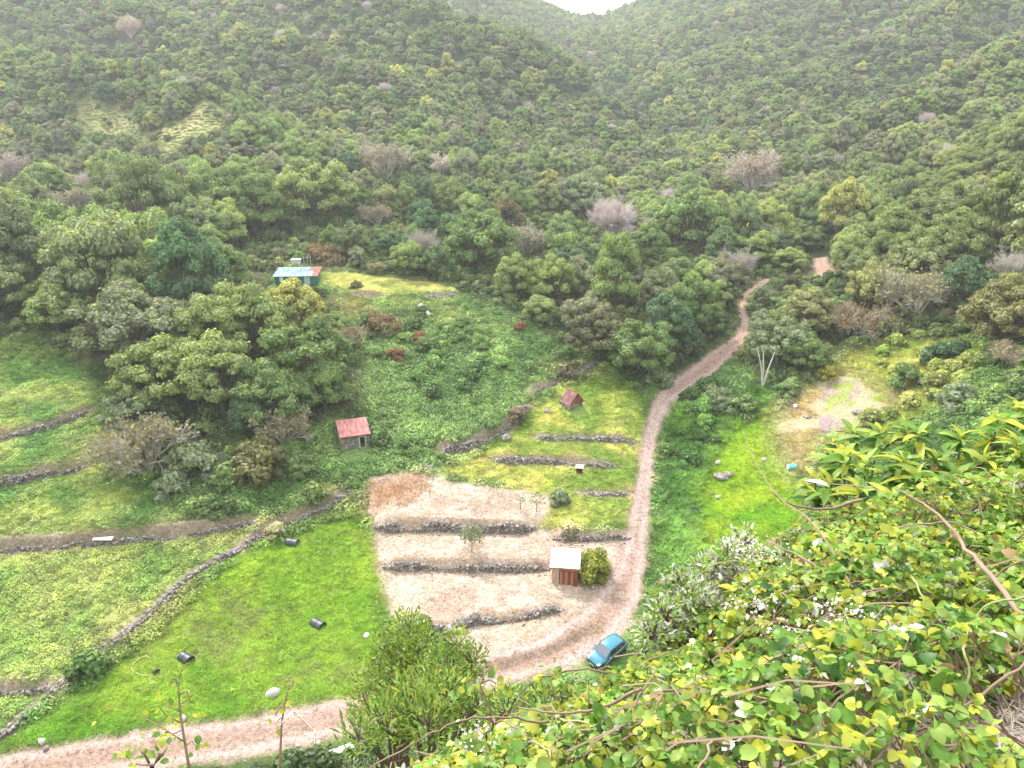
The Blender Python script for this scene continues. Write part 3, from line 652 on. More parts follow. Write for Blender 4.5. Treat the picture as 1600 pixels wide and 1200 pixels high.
# ------------------------------------------------------------------ placed trees and bushes: crown centre in the photo, crown radius in its pixels, kind, colour, label
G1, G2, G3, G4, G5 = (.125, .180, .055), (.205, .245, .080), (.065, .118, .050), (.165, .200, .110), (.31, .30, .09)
BR, OL, BG, RD = (.17, .115, .055), (.13, .125, .045), (.27, .22, .13), (.19, .085, .035)
HAND = [
 ('tree',400,505,68,1,G2,'tall pale yellow green tree at the top of the big clump left of the hut'),
 ('tree',335,530,58,0,G2,'rounded yellow green tree on the upper left shoulder of the big tree clump'),
 ('tree',478,565,72,1,G1,'largest dark green crown of the big clump, above the pink roofed stone hut'),
 ('tree',262,585,72,3,G2,'spreading yellow green tree at the left end of the big tree clump'),
 ('tree',350,600,66,0,G2,'yellow green domed tree in the middle front of the big tree clump'),
 ('tree',430,625,60,1,G1,'mid green tree in the lower front of the big clump, left of the stone hut'),
 ('tree',212,645,46,3,G4,'low grey green tree at the lower left foot of the big tree clump'),
 ('tree',508,612,46,5,G1,'round green tree at the right edge of the big clump above the stone hut'),
 ('tree',462,502,50,2,G5,'yellowish crown at the top right of the big tree clump'),
 ('tree',400,655,40,0,G3,'dark low tree at the foot of the big clump'),
 ('twigl',232,700,74,0,(.20,.175,.10),'large brown grey twiggy bush at the left foot of the big tree clump'),
 ('shrub',312,715,44,0,G4,'pale olive green bush right beside the large brown grey twiggy bush'),
 ('shrub',268,750,34,1,G4,'pale green bush in front of the large brown grey twiggy bush'),
 ('twigl',442,672,40,1,BG,'beige brown half bare bush left of the pink roofed stone hut'),
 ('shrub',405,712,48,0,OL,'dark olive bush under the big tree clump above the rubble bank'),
 ('shrub',355,735,34,1,G1,'green bush between the twiggy bush and the dark olive bush'),
 ('shrub',470,722,28,0,G1,'small blue green bush right of the dark olive bush'),
 ('twigl',545,530,32,0,BR,'brown and orange bush at the upper right of the big tree clump'),
 ('shrub',597,505,28,0,BR,'large rusty brown bush on the ferns below the golden grass'),
 ('shrub',655,525,17,1,RD,'round rust red bush on the ferns right of the large brown bush'),
 ('shrub',620,553,17,0,RD,'low reddish bush in the ferns below the large brown bush'),
 ('shrub',485,468,22,1,OL,'olive and rust bush just below the green tin shed'),
 ('shrub',505,398,28,0,BR,'dark rust coloured bush above and behind the green tin shed'),
 ('twigl',592,420,15,0,BG,'small pinkish half bare tree standing on the golden grass'),
 ('shrub',812,508,14,1,RD,'small reddish bush in the ferns near the upper tree line'),
 ('shrub',556,443,12,1,OL,'small green bush growing in the golden grass'),
 ('tree',930,525,48,3,(.11,.11,.055),'brownish green domed tree above the head of the grass terraces'),
 ('tree',1000,550,52,1,G1,'green tree beside the track bend above the rust tin ruin'),
 ('tree',1045,520,50,0,G3,'dark green tree standing left of the widest bend of the track'),
 ('shrub',1030,585,24,0,G4,'pale grey green bush where the track narrows below the trees'),
 ('tree',1215,535,48,3,G4,'grey green umbrella shaped tree right of the track with pale leaning trunks'),
 ('tree',1258,555,36,1,G1,'darker green tree just right of the tree with pale leaning trunks'),
 ('twigl',1330,505,46,0,BR,'brownish twiggy tree between the green tree and the large bare bush'),
 ('twigl',1430,462,58,0,(.22,.20,.12),'large grey fan shaped bare bush on the right hand slope'),
 ('tree',1500,450,36,2,G3,'dark green upright tree right of the large grey bare bush'),
 ('tree',1560,500,62,1,(.17,.16,.06),'big olive brown tree on the right edge above the bushes'),
 ('shrub',1475,548,36,0,G3,'dark green bush at the top of the yellow slope'),
 ('shrub',1418,585,30,0,G1,'green bush right of the bare knoll'),
 ('shrub',1500,612,36,1,G4,'grey green bush just behind the long leaved shrub'),
 ('twigl',1570,555,34,0,BG,'pale half bare bush at the right edge behind the long leaved shrub'),
 ('shrub',1594,585,26,1,G1,'bright green bush at the right edge behind the long leaved shrub'),
 ('shrub',1292,578,18,1,(.28,.27,.03),'small yellow bush at the foot of the knoll'),
 ('shrub',1120,618,26,0,G4,'pale green bush on the right verge where the track comes out of the trees'),
 ('shrub',1165,628,30,1,G1,'wide green bush above the gully right of the track'),
 ('shrub',1083,795,13,1,G3,'small dark blue green bush in the gully grass'),
 ('shrub',924,879,33,0,(.19,.21,.02),'dense yellow green bush beside the plank shed'),
 ('shrub',874,772,20,1,G4,'leafy green bush at the corner of the grass terraces'),
 ('tree',168,152,21,5,G3,'round dark blue green tree alone in the hillside clearing'),
 ('shrub',447,449,12,1,G4,'grey green bush under the left window of the green tin shed'),
 ('shrub',474,455,11,0,G1,'small green bush in front of the door of the green tin shed'),
 ('shrub',1188,497,20,0,G4,'grey green bush leaning over the track where it enters the trees'),
 ('twig',955,355,37,1,TWIGP,'round pinkish grey leafless tree standing out at the foot of the forest'),
 ('twig',1014,362,22,2,TWIGP,'whitish leafless tree right beside the round pinkish leafless tree'),
 ('twigh',1172,278,40,1,(.30,.24,.22),'wide pinkish grey leafless crown in the middle of the right hillside'),
 ('twigh',605,255,44,0,(.24,.20,.16),'broad grey leafless tree on the lower left hillside'),
 ('twigh',690,264,22,1,(.36,.33,.30),'pale leafless tree just right of the broad grey leafless tree'),
 ('twigh',205,48,20,1,(.30,.24,.20),'pinkish leafless tree high on the left hillside above the clearing'),
 ('twigh',16,272,30,1,(.24,.19,.19),'purplish leafless tree at the left edge of the forest'),
 ('twigh',592,338,26,0,(.20,.16,.12),'small brownish leafless tree among green crowns of the lower left forest'),
 ('twigh',118,320,38,0,(.24,.22,.16),'leafless tree with long pale branches on the left slope'),
 ('twigh',820,380,38,0,(.22,.20,.15),'grey leafless tree at the forest foot left of the round pinkish one'),
 ('tree',1012,392,32,2,G1,'bright green round tree in front of the whitish leafless tree'),
 ('tree',750,385,58,1,G1,'big green tree at the forest foot with brown branches showing beneath'),
 ('tree',410,345,46,4,G1,'pointed bright green tree rising above the left forest'),
 ('tree',905,312,42,3,G4,'brown topped domed tree behind the round pinkish leafless tree'),
 ('tree',490,310,60,1,G2,'large pale green crown on the slope above the green tin shed'),
 ('tree',1075,350,58,3,G1,'broad dark green umbrella crown right of the leafless pair'),
]
TREES = []                                                      # x, y, R of everything standing, to keep the forest off it
def hand_tree(kind, cx, cy, rp, var, colr, label):
    base = at(cx, cy + rp * (.72 if kind == 'tree' else .55)); d = float((base - CAM) @ np.array([0, math.cos(PITCH), -math.sin(PITCH)]))
    Rw = rp * d / FPX; TREES.append((base[0], base[1], Rw))
    rz = (cx * 7.3 + cy) % 6.28
    if kind == 'tree':
        e = empty('evergreen_tree', base, rz, label=label, cat='tree'); c = link('crown', CR_O[var], e); link('trunk', TR_O[var], e)
    elif kind == 'shrub':
        e = empty('bush', base, rz, label=label, cat='bush'); c = link('crown', SHRUB if var == 0 else SHRUB2, e)
    elif kind == 'twigh':
        e = empty('bare_tree', base, rz, label=label, cat='tree'); c = link('branches', TWL[var], e)
    elif kind == 'twig':
        e = empty('bare_tree', base, rz, label=label, cat='tree'); c = link('branches', TW[var], e)
    else:
        e = empty('half_bare_bush', base, rz, label=label, cat='bush'); c = link('branches', TWL[var], e)
    s = Rw * 1.02; e.scale = (s, s, s * (1.0 if kind != 'twig' else .95))
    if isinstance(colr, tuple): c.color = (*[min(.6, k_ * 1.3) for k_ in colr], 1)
    return e
def mound(name, seed, n, r, h, ls, mat):
    rng = np.random.default_rng(seed); d = rng.normal(size=(n, 3)); d[:, 2] = np.abs(d[:, 2]); d /= np.linalg.norm(d, axis=1)[:, None]
    P = d * [r, r, h] * (1 + .25 * np.sin(d[:, :1] * 8 + seed)); P += rng.normal(size=P.shape) * .04
    S = ls * rng.uniform(.6, 1.4, n); V, F = place(*LEAF4, P, rots(rng, d * [.6, .6, 1] + rng.normal(size=P.shape) * .4 + [0, 0, .3]), np.stack([S * 1.5, S * .7, S], 1))
    lv = rng.random(n); return np_mesh(name, V, F, [mat], fattrs={'lv': lv, 'tip': (rng.random(n) < .25) * .8})
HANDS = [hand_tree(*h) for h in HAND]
# the tree with pale leaning trunks beside the track
_b = at(1192, 598); _mb = MB()
for (dx, dz, ln) in ((-.9, 5.2, 1), (.9, 4.6, 1), (-.3, 4.9, 0)):
    _mb.tube([(_b[0] - .4, _b[1] - 1.2, _b[2] - .3), (_b[0] - .4 + dx * .5, _b[1] - 1.2, _b[2] + dz * .5), (_b[0] - .4 + dx * 1.3, _b[1] - .9, _b[2] + dz)], [.13, .10, .06], 5)
_t = _mb.build('dead_trunks', mat_basic('pale_dead_wood', (.42, .38, .33), (.62, .58, .52), 3, .9)); tag(_t, 'three pale leaning dead trunks standing in front of the umbrella shaped tree', 'dead tree'); _t.name = 'dead_tree'

# ------------------------------------------------------------------ the forest
rng = np.random.default_rng(7)
cz2 = cz.reshape(cny, cnx); CX0, CY0 = -560.0, -64.0
def cbil(X, Y):
    u = np.clip((X - CX0) / CS, 0, cnx - 1.001); v = np.clip((Y - CY0) / CS, 0, cny - 1.001); j = u.astype(int); i = v.astype(int); a = u - j; b = v - i
    return cz2[i, j]*(1-a)*(1-b) + cz2[i, j+1]*a*(1-b) + cz2[i+1, j]*(1-a)*b + cz2[i+1, j+1]*a*b
def project(X, Y, Z):
    y = Y; z = Z - 45.0; dep = y * math.cos(PITCH) - z * math.sin(PITCH); up = y * math.sin(PITCH) + z * math.cos(PITCH)
    return 800 + FPX * X / dep, 600 - FPX * up / dep, dep
def visible(X, Y, Z, slack=0):
    ok = np.ones(len(X), bool)
    for t in np.linspace(.12, .985, 90):
        g = cbil(X * t, Y * t); ok &= (45 + (Z - 45) * t) > g + slack * (t < .93)
    return ok
def field_pts(sp, j, y0, y1):
    ii, jj = np.meshgrid(np.arange(int(1100 / sp)), np.arange(int((y1 - y0) / sp)))
    return (ii * sp - 550 + (jj % 2) * sp / 2 + rng.uniform(-j, j, ii.shape)).ravel(), (y0 + jj * sp + rng.uniform(-j, j, ii.shape)).ravel()
_a = field_pts(3.9, 1.5, 30, 330); _b2 = field_pts(2.75, 1.1, 90, 990)
_m1 = np.hypot(*_a) < 215; _m2 = np.hypot(*_b2) >= 215
FX = np.concatenate([_a[0][_m1], _b2[0][_m2]]); FY = np.concatenate([_a[1][_m1], _b2[1][_m2]])
px, py, dep = project(FX, FY, cbil(FX, FY) + 4)
m = (dep > 60) & (px > -330) & (px < 1930) & (py > -90) & (py < 900); FX, FY, px, py, dep = [a[m] for a in (FX, FY, px, py, dep)]
FM = regions(FX, FY); m = FM['forest'] > .5; m &= FM['track'] < -2.0
FX, FY, px, py, dep = [a[m] for a in (FX, FY, px, py, dep)]; FF = FM['forest'][m]
_z = cbil(FX, FY); m = visible(FX, FY, _z + 7, 0); FX, FY, px, py, dep, FF = [a[m] for a in (FX, FY, px, py, dep, FF)]
sz = np.clip((260 - dep) / 130, 0, 1)
FR = (1.3 + 1.5 * rng.random(len(FX)) ** 1.8) + sz * (.6 + 1.6 * rng.random(len(FX)) ** 1.5) + .4 * vnoise(FX, FY, 30, 41)
FR = np.where(FF < 3, FR * .8, FR)
FR *= 1 + .45 * (px < 480) * (py > 290) * (dep < 190)                # the tall massed trees behind the left fields
# keep the larger ones: a tree stands only where no larger one already reaches
order = np.argsort(-FR - (dep < 200) * rng.random(len(FR)) * 1.0); cell = {}; keep_i = []
for (x, y, r) in TREES: cell.setdefault((int(x // 8), int(y // 8)), []).append((x, y, r * 1.15))
for i in order:
    x, y, r = FX[i], FY[i], FR[i]; a, b = int(x // 8), int(y // 8); ok = True
    for da in (-1, 0, 1):
        for db in (-1, 0, 1):
            for (qx, qy, qr) in cell.get((a + da, b + db), ()):
                if (qx - x) ** 2 + (qy - y) ** 2 < ((qr + r) * .66) ** 2: ok = False; break
            if not ok: break
        if not ok: break
    if ok: keep_i.append(i); cell.setdefault((a, b), []).append((x, y, r))
keep_i = np.array(keep_i); FX, FY, px, py, dep, FR, FF = [a[keep_i] for a in (FX, FY, px, py, dep, FR, FF)]
# each stands clear of the big placed crowns and of the huts, and leaves the clearings open
_px, _py, _ = project(FX, FY, cbil(FX, FY) + FR); _m = np.ones(len(FX), bool); _rp = FR * FPX / dep
for (kd_, cx_, cy_, rp_, *_r) in HAND:
    _b = at(cx_, cy_ + rp_ * .7); _d = float((_b - CAM) @ np.array([0, math.cos(PITCH), -math.sin(PITCH)]))
    _m &= ~((np.hypot(_px - cx_, _py - cy_ - rp_ * .1) < rp_ * .75 + _rp * .7) & (dep < _d + 2))
for (cx_, cy_, rp_) in ((460, 434, 34), (470, 415, 20), (432, 440, 16), (492, 440, 16), (1190, 445, 22), (1283, 415, 14), (1160, 480, 10), (1158, 505, 12)): _m &= ~((np.hypot(_px - cx_, _py - cy_) < rp_ + _rp * .8) & (dep < 150))
for _pp in ([(118,158),(160,150),(205,178),(215,212),(170,222),(130,205)], [(225,215),(290,182),(350,172),(352,195),(300,228),(245,246)]): _m &= ~((sdist(_px, _py, np.array(_pp, float)) > -_rp * .8) & (dep < 300))
FX, FY, px, py, dep, FR, FF = [a[_m] for a in (FX, FY, px, py, dep, FR, FF)]
for (x, y, r) in TREES:
    m = np.hypot(FX - x, FY - y) > (r + FR) * .62; FX, FY, px, py, dep, FR, FF = [a[m] for a in (FX, FY, px, py, dep, FR, FF)]
inn = (FX > NX0) & (FX < NX1) & (FY > NY0) & (FY < NY1); FZ = np.where(inn, bil(FX, FY), cbil(FX, FY)) - .2
m = visible(FX, FY, FZ + FR * 1.7 + 2); FX, FY, FZ, px, py, dep, FR, FF = [a[m] for a in (FX, FY, FZ, px, py, dep, FR, FF)]
nF = len(FX)
# kind and colour vary in drifts over the hillside
h1 = fbm(FX, FY, 75, 51) * 2.6; h2 = fbm(FX, FY, 22, 52) * 2; u = rng.random(nF); o1 = np.ones((nF, 1))
tc = mixc(C(*G1) * o1, C(*G2) * o1, .42 + h2 * .5 + (u - .5) * 1.1)
tc = mixc(tc, C(*G3) * o1, (rng.random(nF) - .78 - h1 * .2) * 5)
tc = mixc(tc, C(.165, .165, .105) * o1, .34 + (rng.random(nF) - .68 + h1 * .25) * 3)
tc = mixc(tc, C(*G5) * o1, (rng.random(nF) - .94) * 20)
tc = mixc(tc, C(.17, .125, .065) * o1, (rng.random(nF) - .965) * 30)
right = np.clip((px - 1250) / 250, 0, 1) * np.clip((250 - dep) / 80, 0, 1)
tc = mixc(tc, C(.16, .175, .05) * o1, right * .55)
tc *= 1.38 * rng.uniform(.8, 1.18, (nF, 1)) * (1 + .35 * fbm(FX, FY, 45, 54))[:, None]
bare = rng.random(nF) < (.02 + .045 * np.clip(h1 * 1.5 + .1, 0, 1) * (dep < 420))
kind = rng.integers(0, 6, nF); kind[kind == 4] = np.where(rng.random((kind == 4).sum()) < .6, 0, 4)
rz = rng.uniform(0, 6.283, nF); hs = rng.uniform(.75, 1.4, nF)
# landmarks by which single trees can be found
LM = [('green tin shed', 456, 432, 150), ('golden grass', 600, 440, 120), ('pinkish leafless tree', 955, 355, 170), ('track bend', 1110, 560, 150),
      ('red earth cut', 1190, 440, 130), ('big grey bare bush', 1430, 465, 170), ('hillside clearing', 170, 180, 150),
      ('upper ferns on the left', 60, 520, 150), ('grey leafless tree', 605, 255, 150), ('wide pinkish leafless crown', 1172, 278, 170)]
def colour_word(c):
    r, g, b = c; s = r / g
    if s > 1.15: return 'brownish'
    if s > .92: return 'olive yellow' if g > .13 else 'olive brown'
    if g > .155: return 'yellow green'
    if g < .095: return 'dark green'
    if b / g > .45: return 'grey green'
    return 'mid green'
SIDE = lambda dx, dy: ('left of' if dx < 0 else 'right of') if abs(dx) > abs(dy) else ('behind' if dy < 0 else 'in front of')
def auto_label(i, what):
    q = tc[i] / 1.38; best = min(LM, key=lambda l: math.hypot(px[i] - l[1], py[i] - l[2]) / l[3]); dx, dy = px[i] - best[1], py[i] - best[2]
    size = 'broad' if FR[i] > 4.4 else ('small' if FR[i] < 3.1 else 'mid sized')
    far = math.hypot(dx, dy) / best[3]; nearw = 'close ' if far < .6 else ('' if far < 1.4 else 'well ')
    shape = ['domed', 'spreading', 'rounded', 'flat', 'oval', 'lumpy'][kind[i]]
    if what == 'bare': return '%s grey leafless forest tree %s%s the %s' % (size, nearw, SIDE(dx, dy), best[0])
    return '%s %s %s tree %s%s the %s' % (size, colour_word(q), shape, nearw, SIDE(dx, dy), best[0])
vis_near = (px > -10) & (px < 1610) & (py > -10)
cand = [i for i in np.argsort(dep / FR) if vis_near[i]]
n_hand = sum(1 for h in HAND if h[0] == 'tree'); n_single, n_bare = 0, 0; single = np.zeros(nF, bool)
for i in cand:
    if bare[i]:
        if n_bare >= 120: continue
        n_bare += 1; e = empty('bare_tree', (FX[i], FY[i], FZ[i]), rz[i], label=auto_label(i, 'bare'), cat='tree', group='leafless grey trees scattered through the forest')
        link('branches', TW[i % 3], e); single[i] = True; s = FR[i] * .9; e.scale = (s, s, s)
    else:
        if n_single >= 298 - n_hand: continue
        n_single += 1; single[i] = True
        e = empty('evergreen_tree', (FX[i], FY[i], FZ[i]), rz[i], label=auto_label(i, 'g'), cat='tree', group='evergreen trees of the forest')
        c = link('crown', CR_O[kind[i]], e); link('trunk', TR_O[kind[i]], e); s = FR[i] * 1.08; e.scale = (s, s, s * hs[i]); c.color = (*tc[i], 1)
def settle_labels():
    """trees whose descriptions come out alike are told apart by their order in the view"""
    by = {}
    for o in bpy.data.objects:
        if o.get('group') in ('evergreen trees of the forest', 'leafless grey trees scattered through the forest'): by.setdefault(o['label'], []).append(o)
    for lb, L in by.items():
        if len(L) < 2: continue
        L.sort(key=lambda o: o.location.x / o.location.y)
        words = {2: ['left one', 'right one'], 3: ['left one', 'middle one', 'right one']}.get(len(L), ['leftmost one'] + [None] * (len(L) - 2) + ['rightmost one'])
        for o, w in zip(L, words):
            if w: o['label'] = (lb if len(lb.split()) < 15 else lb.replace('mid sized ', '').replace('close ', 'just ')) + ', ' + w
    for o in bpy.data.objects:
        if 'label' in o and len(o['label'].split()) > 16: o['label'] = o['label'].replace('well ', '').replace('mid sized ', '').replace('close ', 'just ').replace(' big ', ' ')
settle_labels()
# low growth between and under the trees
_X, _Y = field_pts(2.3, 1.0, 60, 330); _m = (np.abs(_X) < 190); _X, _Y = _X[_m], _Y[_m]; _x, _y, _d = project(_X, _Y, cbil(_X, _Y)); _m = (_d < 300) & (_x > -80) & (_x < 1680); _X, _Y = _X[_m], _Y[_m]
_M = regions(_X, _Y); _m = (_M['forest'] > .3) & (_M['track'] < -1.2) & (_M['clear'] < -1); _X, _Y = _X[_m], _Y[_m]; _i = (_X > NX0) & (_X < NX1) & (_Y > NY0) & (_Y < NY1); _Z = np.where(_i, bil(_X, _Y), cbil(_X, _Y)); _m = visible(_X, _Y, _Z + 2); _X, _Y, _Z = _X[_m], _Y[_m], _Z[_m]
for (qx, qy, qr) in [(*at(466, 440)[:2], 5.5)]: _m = np.hypot(_X - qx, _Y - qy) > qr; _X, _Y, _Z = _X[_m], _Y[_m], _Z[_m]
_n = len(_X); _S = rng.uniform(.7, 1.9, _n); _c = mixc(C(.07, .13, .04) * np.ones((_n, 1)), C(.19, .22, .08) * np.ones((_n, 1)), rng.random(_n)) * rng.uniform(.7, 1.5, (_n, 1)); _c = mixc(_c, C(.22, .17, .12) * np.ones((_n, 1)), (rng.random(_n) - .88) * 10)
scatter('forest_undergrowth', np.stack([_X, _Y, _Z - .1], 1), rng.uniform(0, 6.28, _n), np.stack([_S, _S, _S * rng.uniform(.7, 1.5, _n)], 1), rng.integers(0, 2, _n), _c, proto_coll('low_bush', [SHRUB_I, mound('low_bush', 55, 260, .75, .75, .17, LEAF_I)]), 'dense low bushes filling the ground between the forest trees', 'undergrowth')
fc_coll = proto_coll('far_tree', CR_I + TW)
m = ~single; k2 = np.where(bare, 6 + (np.arange(nF) % 3), kind)
scatter('forest', np.stack([FX, FY, FZ], 1)[m], rz[m], np.stack([FR * 1.08, FR * 1.08, FR * 1.08 * hs], 1)[m], k2[m], tc[m], fc_coll, 'distant evergreen woodland covering the upper hillsides', 'forest')
print('forest', nF, 'single', n_single, 'bare', n_bare)

# grass and small bushes on the two clearings up the slope
_X, _Y = field_pts(1.1, .5, 200, 300); _m = (_X < -40); _X, _Y = _X[_m], _Y[_m]; _m = (np.maximum(sdist(_X, _Y, POLY['clear1']), sdist(_X, _Y, POLY['clear2'])) > -2); _X, _Y = _X[_m], _Y[_m]; _n = len(_X)
_c = mixc(C(.26, .31, .10) * np.ones((_n, 1)), C(.46, .40, .22) * np.ones((_n, 1)), .45 + fbm(_X, _Y, 14, 88) * 2.2 + (rng.random(_n) - .5) * .5); _dk = rng.random(_n) < .03; _c[_dk] = C(.10, .14, .05); _S = np.where(_dk, rng.uniform(.9, 1.7, _n), rng.uniform(.5, 1.1, _n))
scatter('clearing_grass', np.stack([_X, _Y, cbil(_X, _Y) - .1], 1), rng.uniform(0, 6.28, _n), np.stack([_S, _S, _S * np.where(_dk, 1, .2)], 1), rng.integers(0, 2, _n), _c, PROTO['low_bush'], 'rough dry grass and low bushes on the two hillside clearings', 'ground cover')
# ------------------------------------------------------------------ low cover: fern, grass, dry stalks (uncountable)
def tuft(name, seed, n, ln, w, spread, lean, mat, r0=.3, seg=2):
    rng = np.random.default_rng(seed); V, F, lv, b = [], [], [], 0
    for i in range(n):
        a = rng.uniform(0, 6.283); r = r0 * math.sqrt(rng.random()); x, y = r * math.cos(a), r * math.sin(a); a2 = a + rng.normal() * .8
        L = ln * rng.uniform(.6, 1.2); d = np.array([math.cos(a2), math.sin(a2), 0]); s = np.array([-math.sin(a2), math.cos(a2), 0]) * w * rng.uniform(.6, 1.3)
        p0 = np.array([x, y, -.03]); p1 = p0 + d * L * lean * .35 + [0, 0, L * .6]; p2 = p0 + d * L * lean + [0, 0, L * (1 - lean * .45)]
        V += [p0 - s * .6, p0 + s * .6, p1 + s, p1 - s, p2 + s * .15, p2 - s * .15]; F += [(b, b+1, b+2, b+3), (b+3, b+2, b+4, b+5)]; b += 6; lv += [rng.random()] * 2
    return np_mesh(name, V, F, [mat], fattrs={'lv': lv, 'tip': np.array(lv) * .4})
c_grass = proto_coll('grass_tuft', [tuft('grass_tuft', 1, 46, .17, .012, .3, .75, GRASS_I, .30), tuft('grass_tuft', 2, 40, .22, .013, .3, .9, GRASS_I, .28), tuft('grass_tuft', 3, 50, .14, .012, .3, .6, GRASS_I, .32)])
c_tall = proto_coll('tall_grass', [tuft('tall_grass', 4, 60, .8, .02, .5, .6, GRASS_I, .35), tuft('tall_grass', 5, 50, .65, .02, .5, .9, GRASS_I, .4)])
c_fern = proto_coll('fern_clump', [mound('fern_clump', 6, 110, .52, .34, .15, LEAF_I), mound('fern_clump', 7, 90, .45, .42, .16, LEAF_I), mound('fern_clump', 8, 120, .6, .26, .13, LEAF_I)])
c_weed = proto_coll('weed_clump', [mound('weed_clump', 9, 80, .45, .5, .11, LEAF_I), SHRUB_I, tuft('weed_clump', 10, 40, .5, .018, .4, .7, GRASS_I, .3)])
c_dry = proto_coll('dry_stalks', [tuft('dry_stalks', 11, 22, .10, .010, .3, 1.0, GRASS_I, .34), tuft('dry_stalks', 12, 30, .07, .012, .3, 1.3, GRASS_I, .36), mound('dry_stalks', 13, 9, .3, .04, .05, GRASS_I)])
CLEAR = [(*at(950, 1025)[:2], 2.6), (*at(940, 1042)[:2], 2.2), (*at(558, 690)[:2], 2.6), (*at(556, 705)[:2], 2.0), (*at(900, 636)[:2], 2.0), (*at(905, 738)[:2], .9), (*at(882, 905)[:2], 1.9), (*at(457, 850)[:2], .8), (*at(497, 978)[:2], .8), (*at(291, 1031)[:2], .8), (*at(1236, 735)[:2], .6), (*at(470, 447)[:2], 3.2), (*at(440, 447)[:2], 3)]
def cand(sp, seed, jit=.5, x0=NX0 + 1, x1=NX1 - 1, y0=NY0 + .5, y1=NY1 - 4):
    r = np.random.default_rng(seed); nx = int((x1 - x0) / sp); ny = int((y1 - y0) / sp)
    i, j = np.meshgrid(np.arange(nx), np.arange(ny)); X = (x0 + (i + r.uniform(-jit, jit, i.shape)) * sp).ravel(); Y = (y0 + (j + r.uniform(-jit, jit, i.shape)) * sp).ravel()
    px, py, dep = project(X, Y, bil(X, Y)); m = (px > -90) & (px < 1690) & (py > 350) & (py < 1290); return X[m], Y[m], r
def spread(name, coll, nvar, sp, seed, cond, smin, smax, label, bright=1.3, zs=1.0, dz=0, dens=None):
    X, Y, r = cand(sp, seed); M = {k: samp(REGV[k], X, Y) for k in REG}
    m = cond(X, Y, M)
    if dens is not None: m &= r.random(len(X)) < dens(X, Y)
    X, Y = X[m], Y[m]; Z = bil(X, Y); v = visible(X, Y, Z + .8); X, Y, Z = X[v], Y[v], Z[v]; n = len(X)
    t = GC.reshape(gny, gnx, 3); u = np.clip(((Y - NY0) * 3).round().astype(int), 0, gny - 1); w = np.clip(((X - NX0) * 3).round().astype(int), 0, gnx - 1)
    tint = np.clip(t[u, w] * bright * (r.uniform(.55, 1.35, (n, 1)) + .5 * fbm(X, Y, 2.2, seed)[:, None]), .01, .8)
    hm_ = np.ones(n, bool)
    for (qx, qy, qr) in CLEAR: hm_ &= np.hypot(X - qx, Y - qy) > qr
    X, Y, Z, tint = X[hm_], Y[hm_], Z[hm_], tint[hm_]; n = len(X); S = r.uniform(smin, smax, n)
    print(name, n)
    return scatter(name, np.stack([X, Y, Z + dz], 1), r.uniform(0, 6.283, n), np.stack([S, S, S * zs], 1), r.integers(0, nvar, n), tint, coll, label, cat='ground cover')
inany = lambda M, ks: np.max([M[k] for k in ks], axis=0)
PLAIN = ['track', 'dry', 'yel', 'lawn', 'field', 'strips', 'rlawn', 'knoll', 'ryel', 'gully', 'gold', 'soil']
nz = lambda X, Y, s, k: fbm(X, Y, s, k) * 2
spread('fern_cover', c_fern, 3, .42, 61, lambda X, Y, M: (inany(M, [k for k in PLAIN]) < -.15) & (M['forest'] < 1.5) & (M['track'] < np.where(Y < 60, -1.3, -.15)), .65, 1.5, 'dense green bracken and fern covering the slope between the trees and terraces', 1.6, dens=lambda X, Y: .75 + nz(X, Y, 5, 71))
spread('undergrowth', c_weed, 3, 1.15, 62, lambda X, Y, M: (inany(M, ['track', 'dry', 'yel', 'lawn', 'rlawn', 'knoll', 'gold', 'field', 'strips']) < -.5) & (M['forest'] < 4) & (M['track'] < np.where(Y < 60, -2.5, -.5)), .7, 1.9, 'scattered taller weeds standing in the bracken', 1.35, dens=lambda X, Y: .35 + nz(X, Y, 7, 72))
spread('field_fern', c_fern, 3, .46, 63, lambda X, Y, M: ((M['field'] > 0) | ((M['strips'] > 0) & (nz(X, Y, 9, 80) > -.35))) & (M['lawn'] < .2) & (M['soil'] < -.1), .4, 1.0, 'low yellow green fern filling the field above the diagonal wall', 1.45, zs=.8, dens=lambda X, Y: .72 + nz(X, Y, 4, 73))
spread('lawn_grass', c_grass, 3, .33, 64, lambda X, Y, M: ((M['lawn'] > -.2) | (M['rlawn'] > 0)) & (M['track'] < -.05) & (M['dry'] < 0) & (M['soil'] < 0), .6, 1.5, 'short bright green grass on the fields on both sides of the track', 1.4)
spread('lawn_fern', c_fern, 3, .55, 65, lambda X, Y, M: (M['lawn'] > -.2) & (M['dry'] < 0) & (M['track'] < -.3), .3, .75, 'patches of low fern in the upper part of the bright green field', 1.2, zs=.8, dens=lambda X, Y: np.clip(((Y - 66) / 8), 0, 1) * .8 + nz(X, Y, 3, 74) - .15)
spread('terrace_grass', c_grass, 3, .36, 66, lambda X, Y, M: (inany(M, ['yel', 'strips', 'ryel', 'gold', 'knoll']) > -.1) & ((M['knoll'] < 0) | (nz(X, Y, 3, 79) > .05)) & (M['dry'] < 0) & (M['track'] < 0) & (M['soil'] < .1) & (M['forest'] < 1), .8, 1.9, 'uneven yellow green grass on the narrow terraces', 1.5)
spread('track_grass', c_grass, 3, .5, 81, lambda X, Y, M: (np.abs(M['track'] - 1.25) < .3) & (Y < 110), .4, .9, 'sparse green tufts along the crown of the dirt track', .9, dens=lambda X, Y: .08 + nz(X, Y, 4, 82))
spread('terrace_weeds', c_tall, 2, .9, 67, lambda X, Y, M: (inany(M, ['yel', 'strips', 'ryel']) > -.1) & (M['dry'] < -.2) & (M['track'] < -.3) & (M['soil'] < .3), .3, .8, 'taller grass clumps on the narrow terraces', 1.4, dens=lambda X, Y: .35 + nz(X, Y, 4, 75))
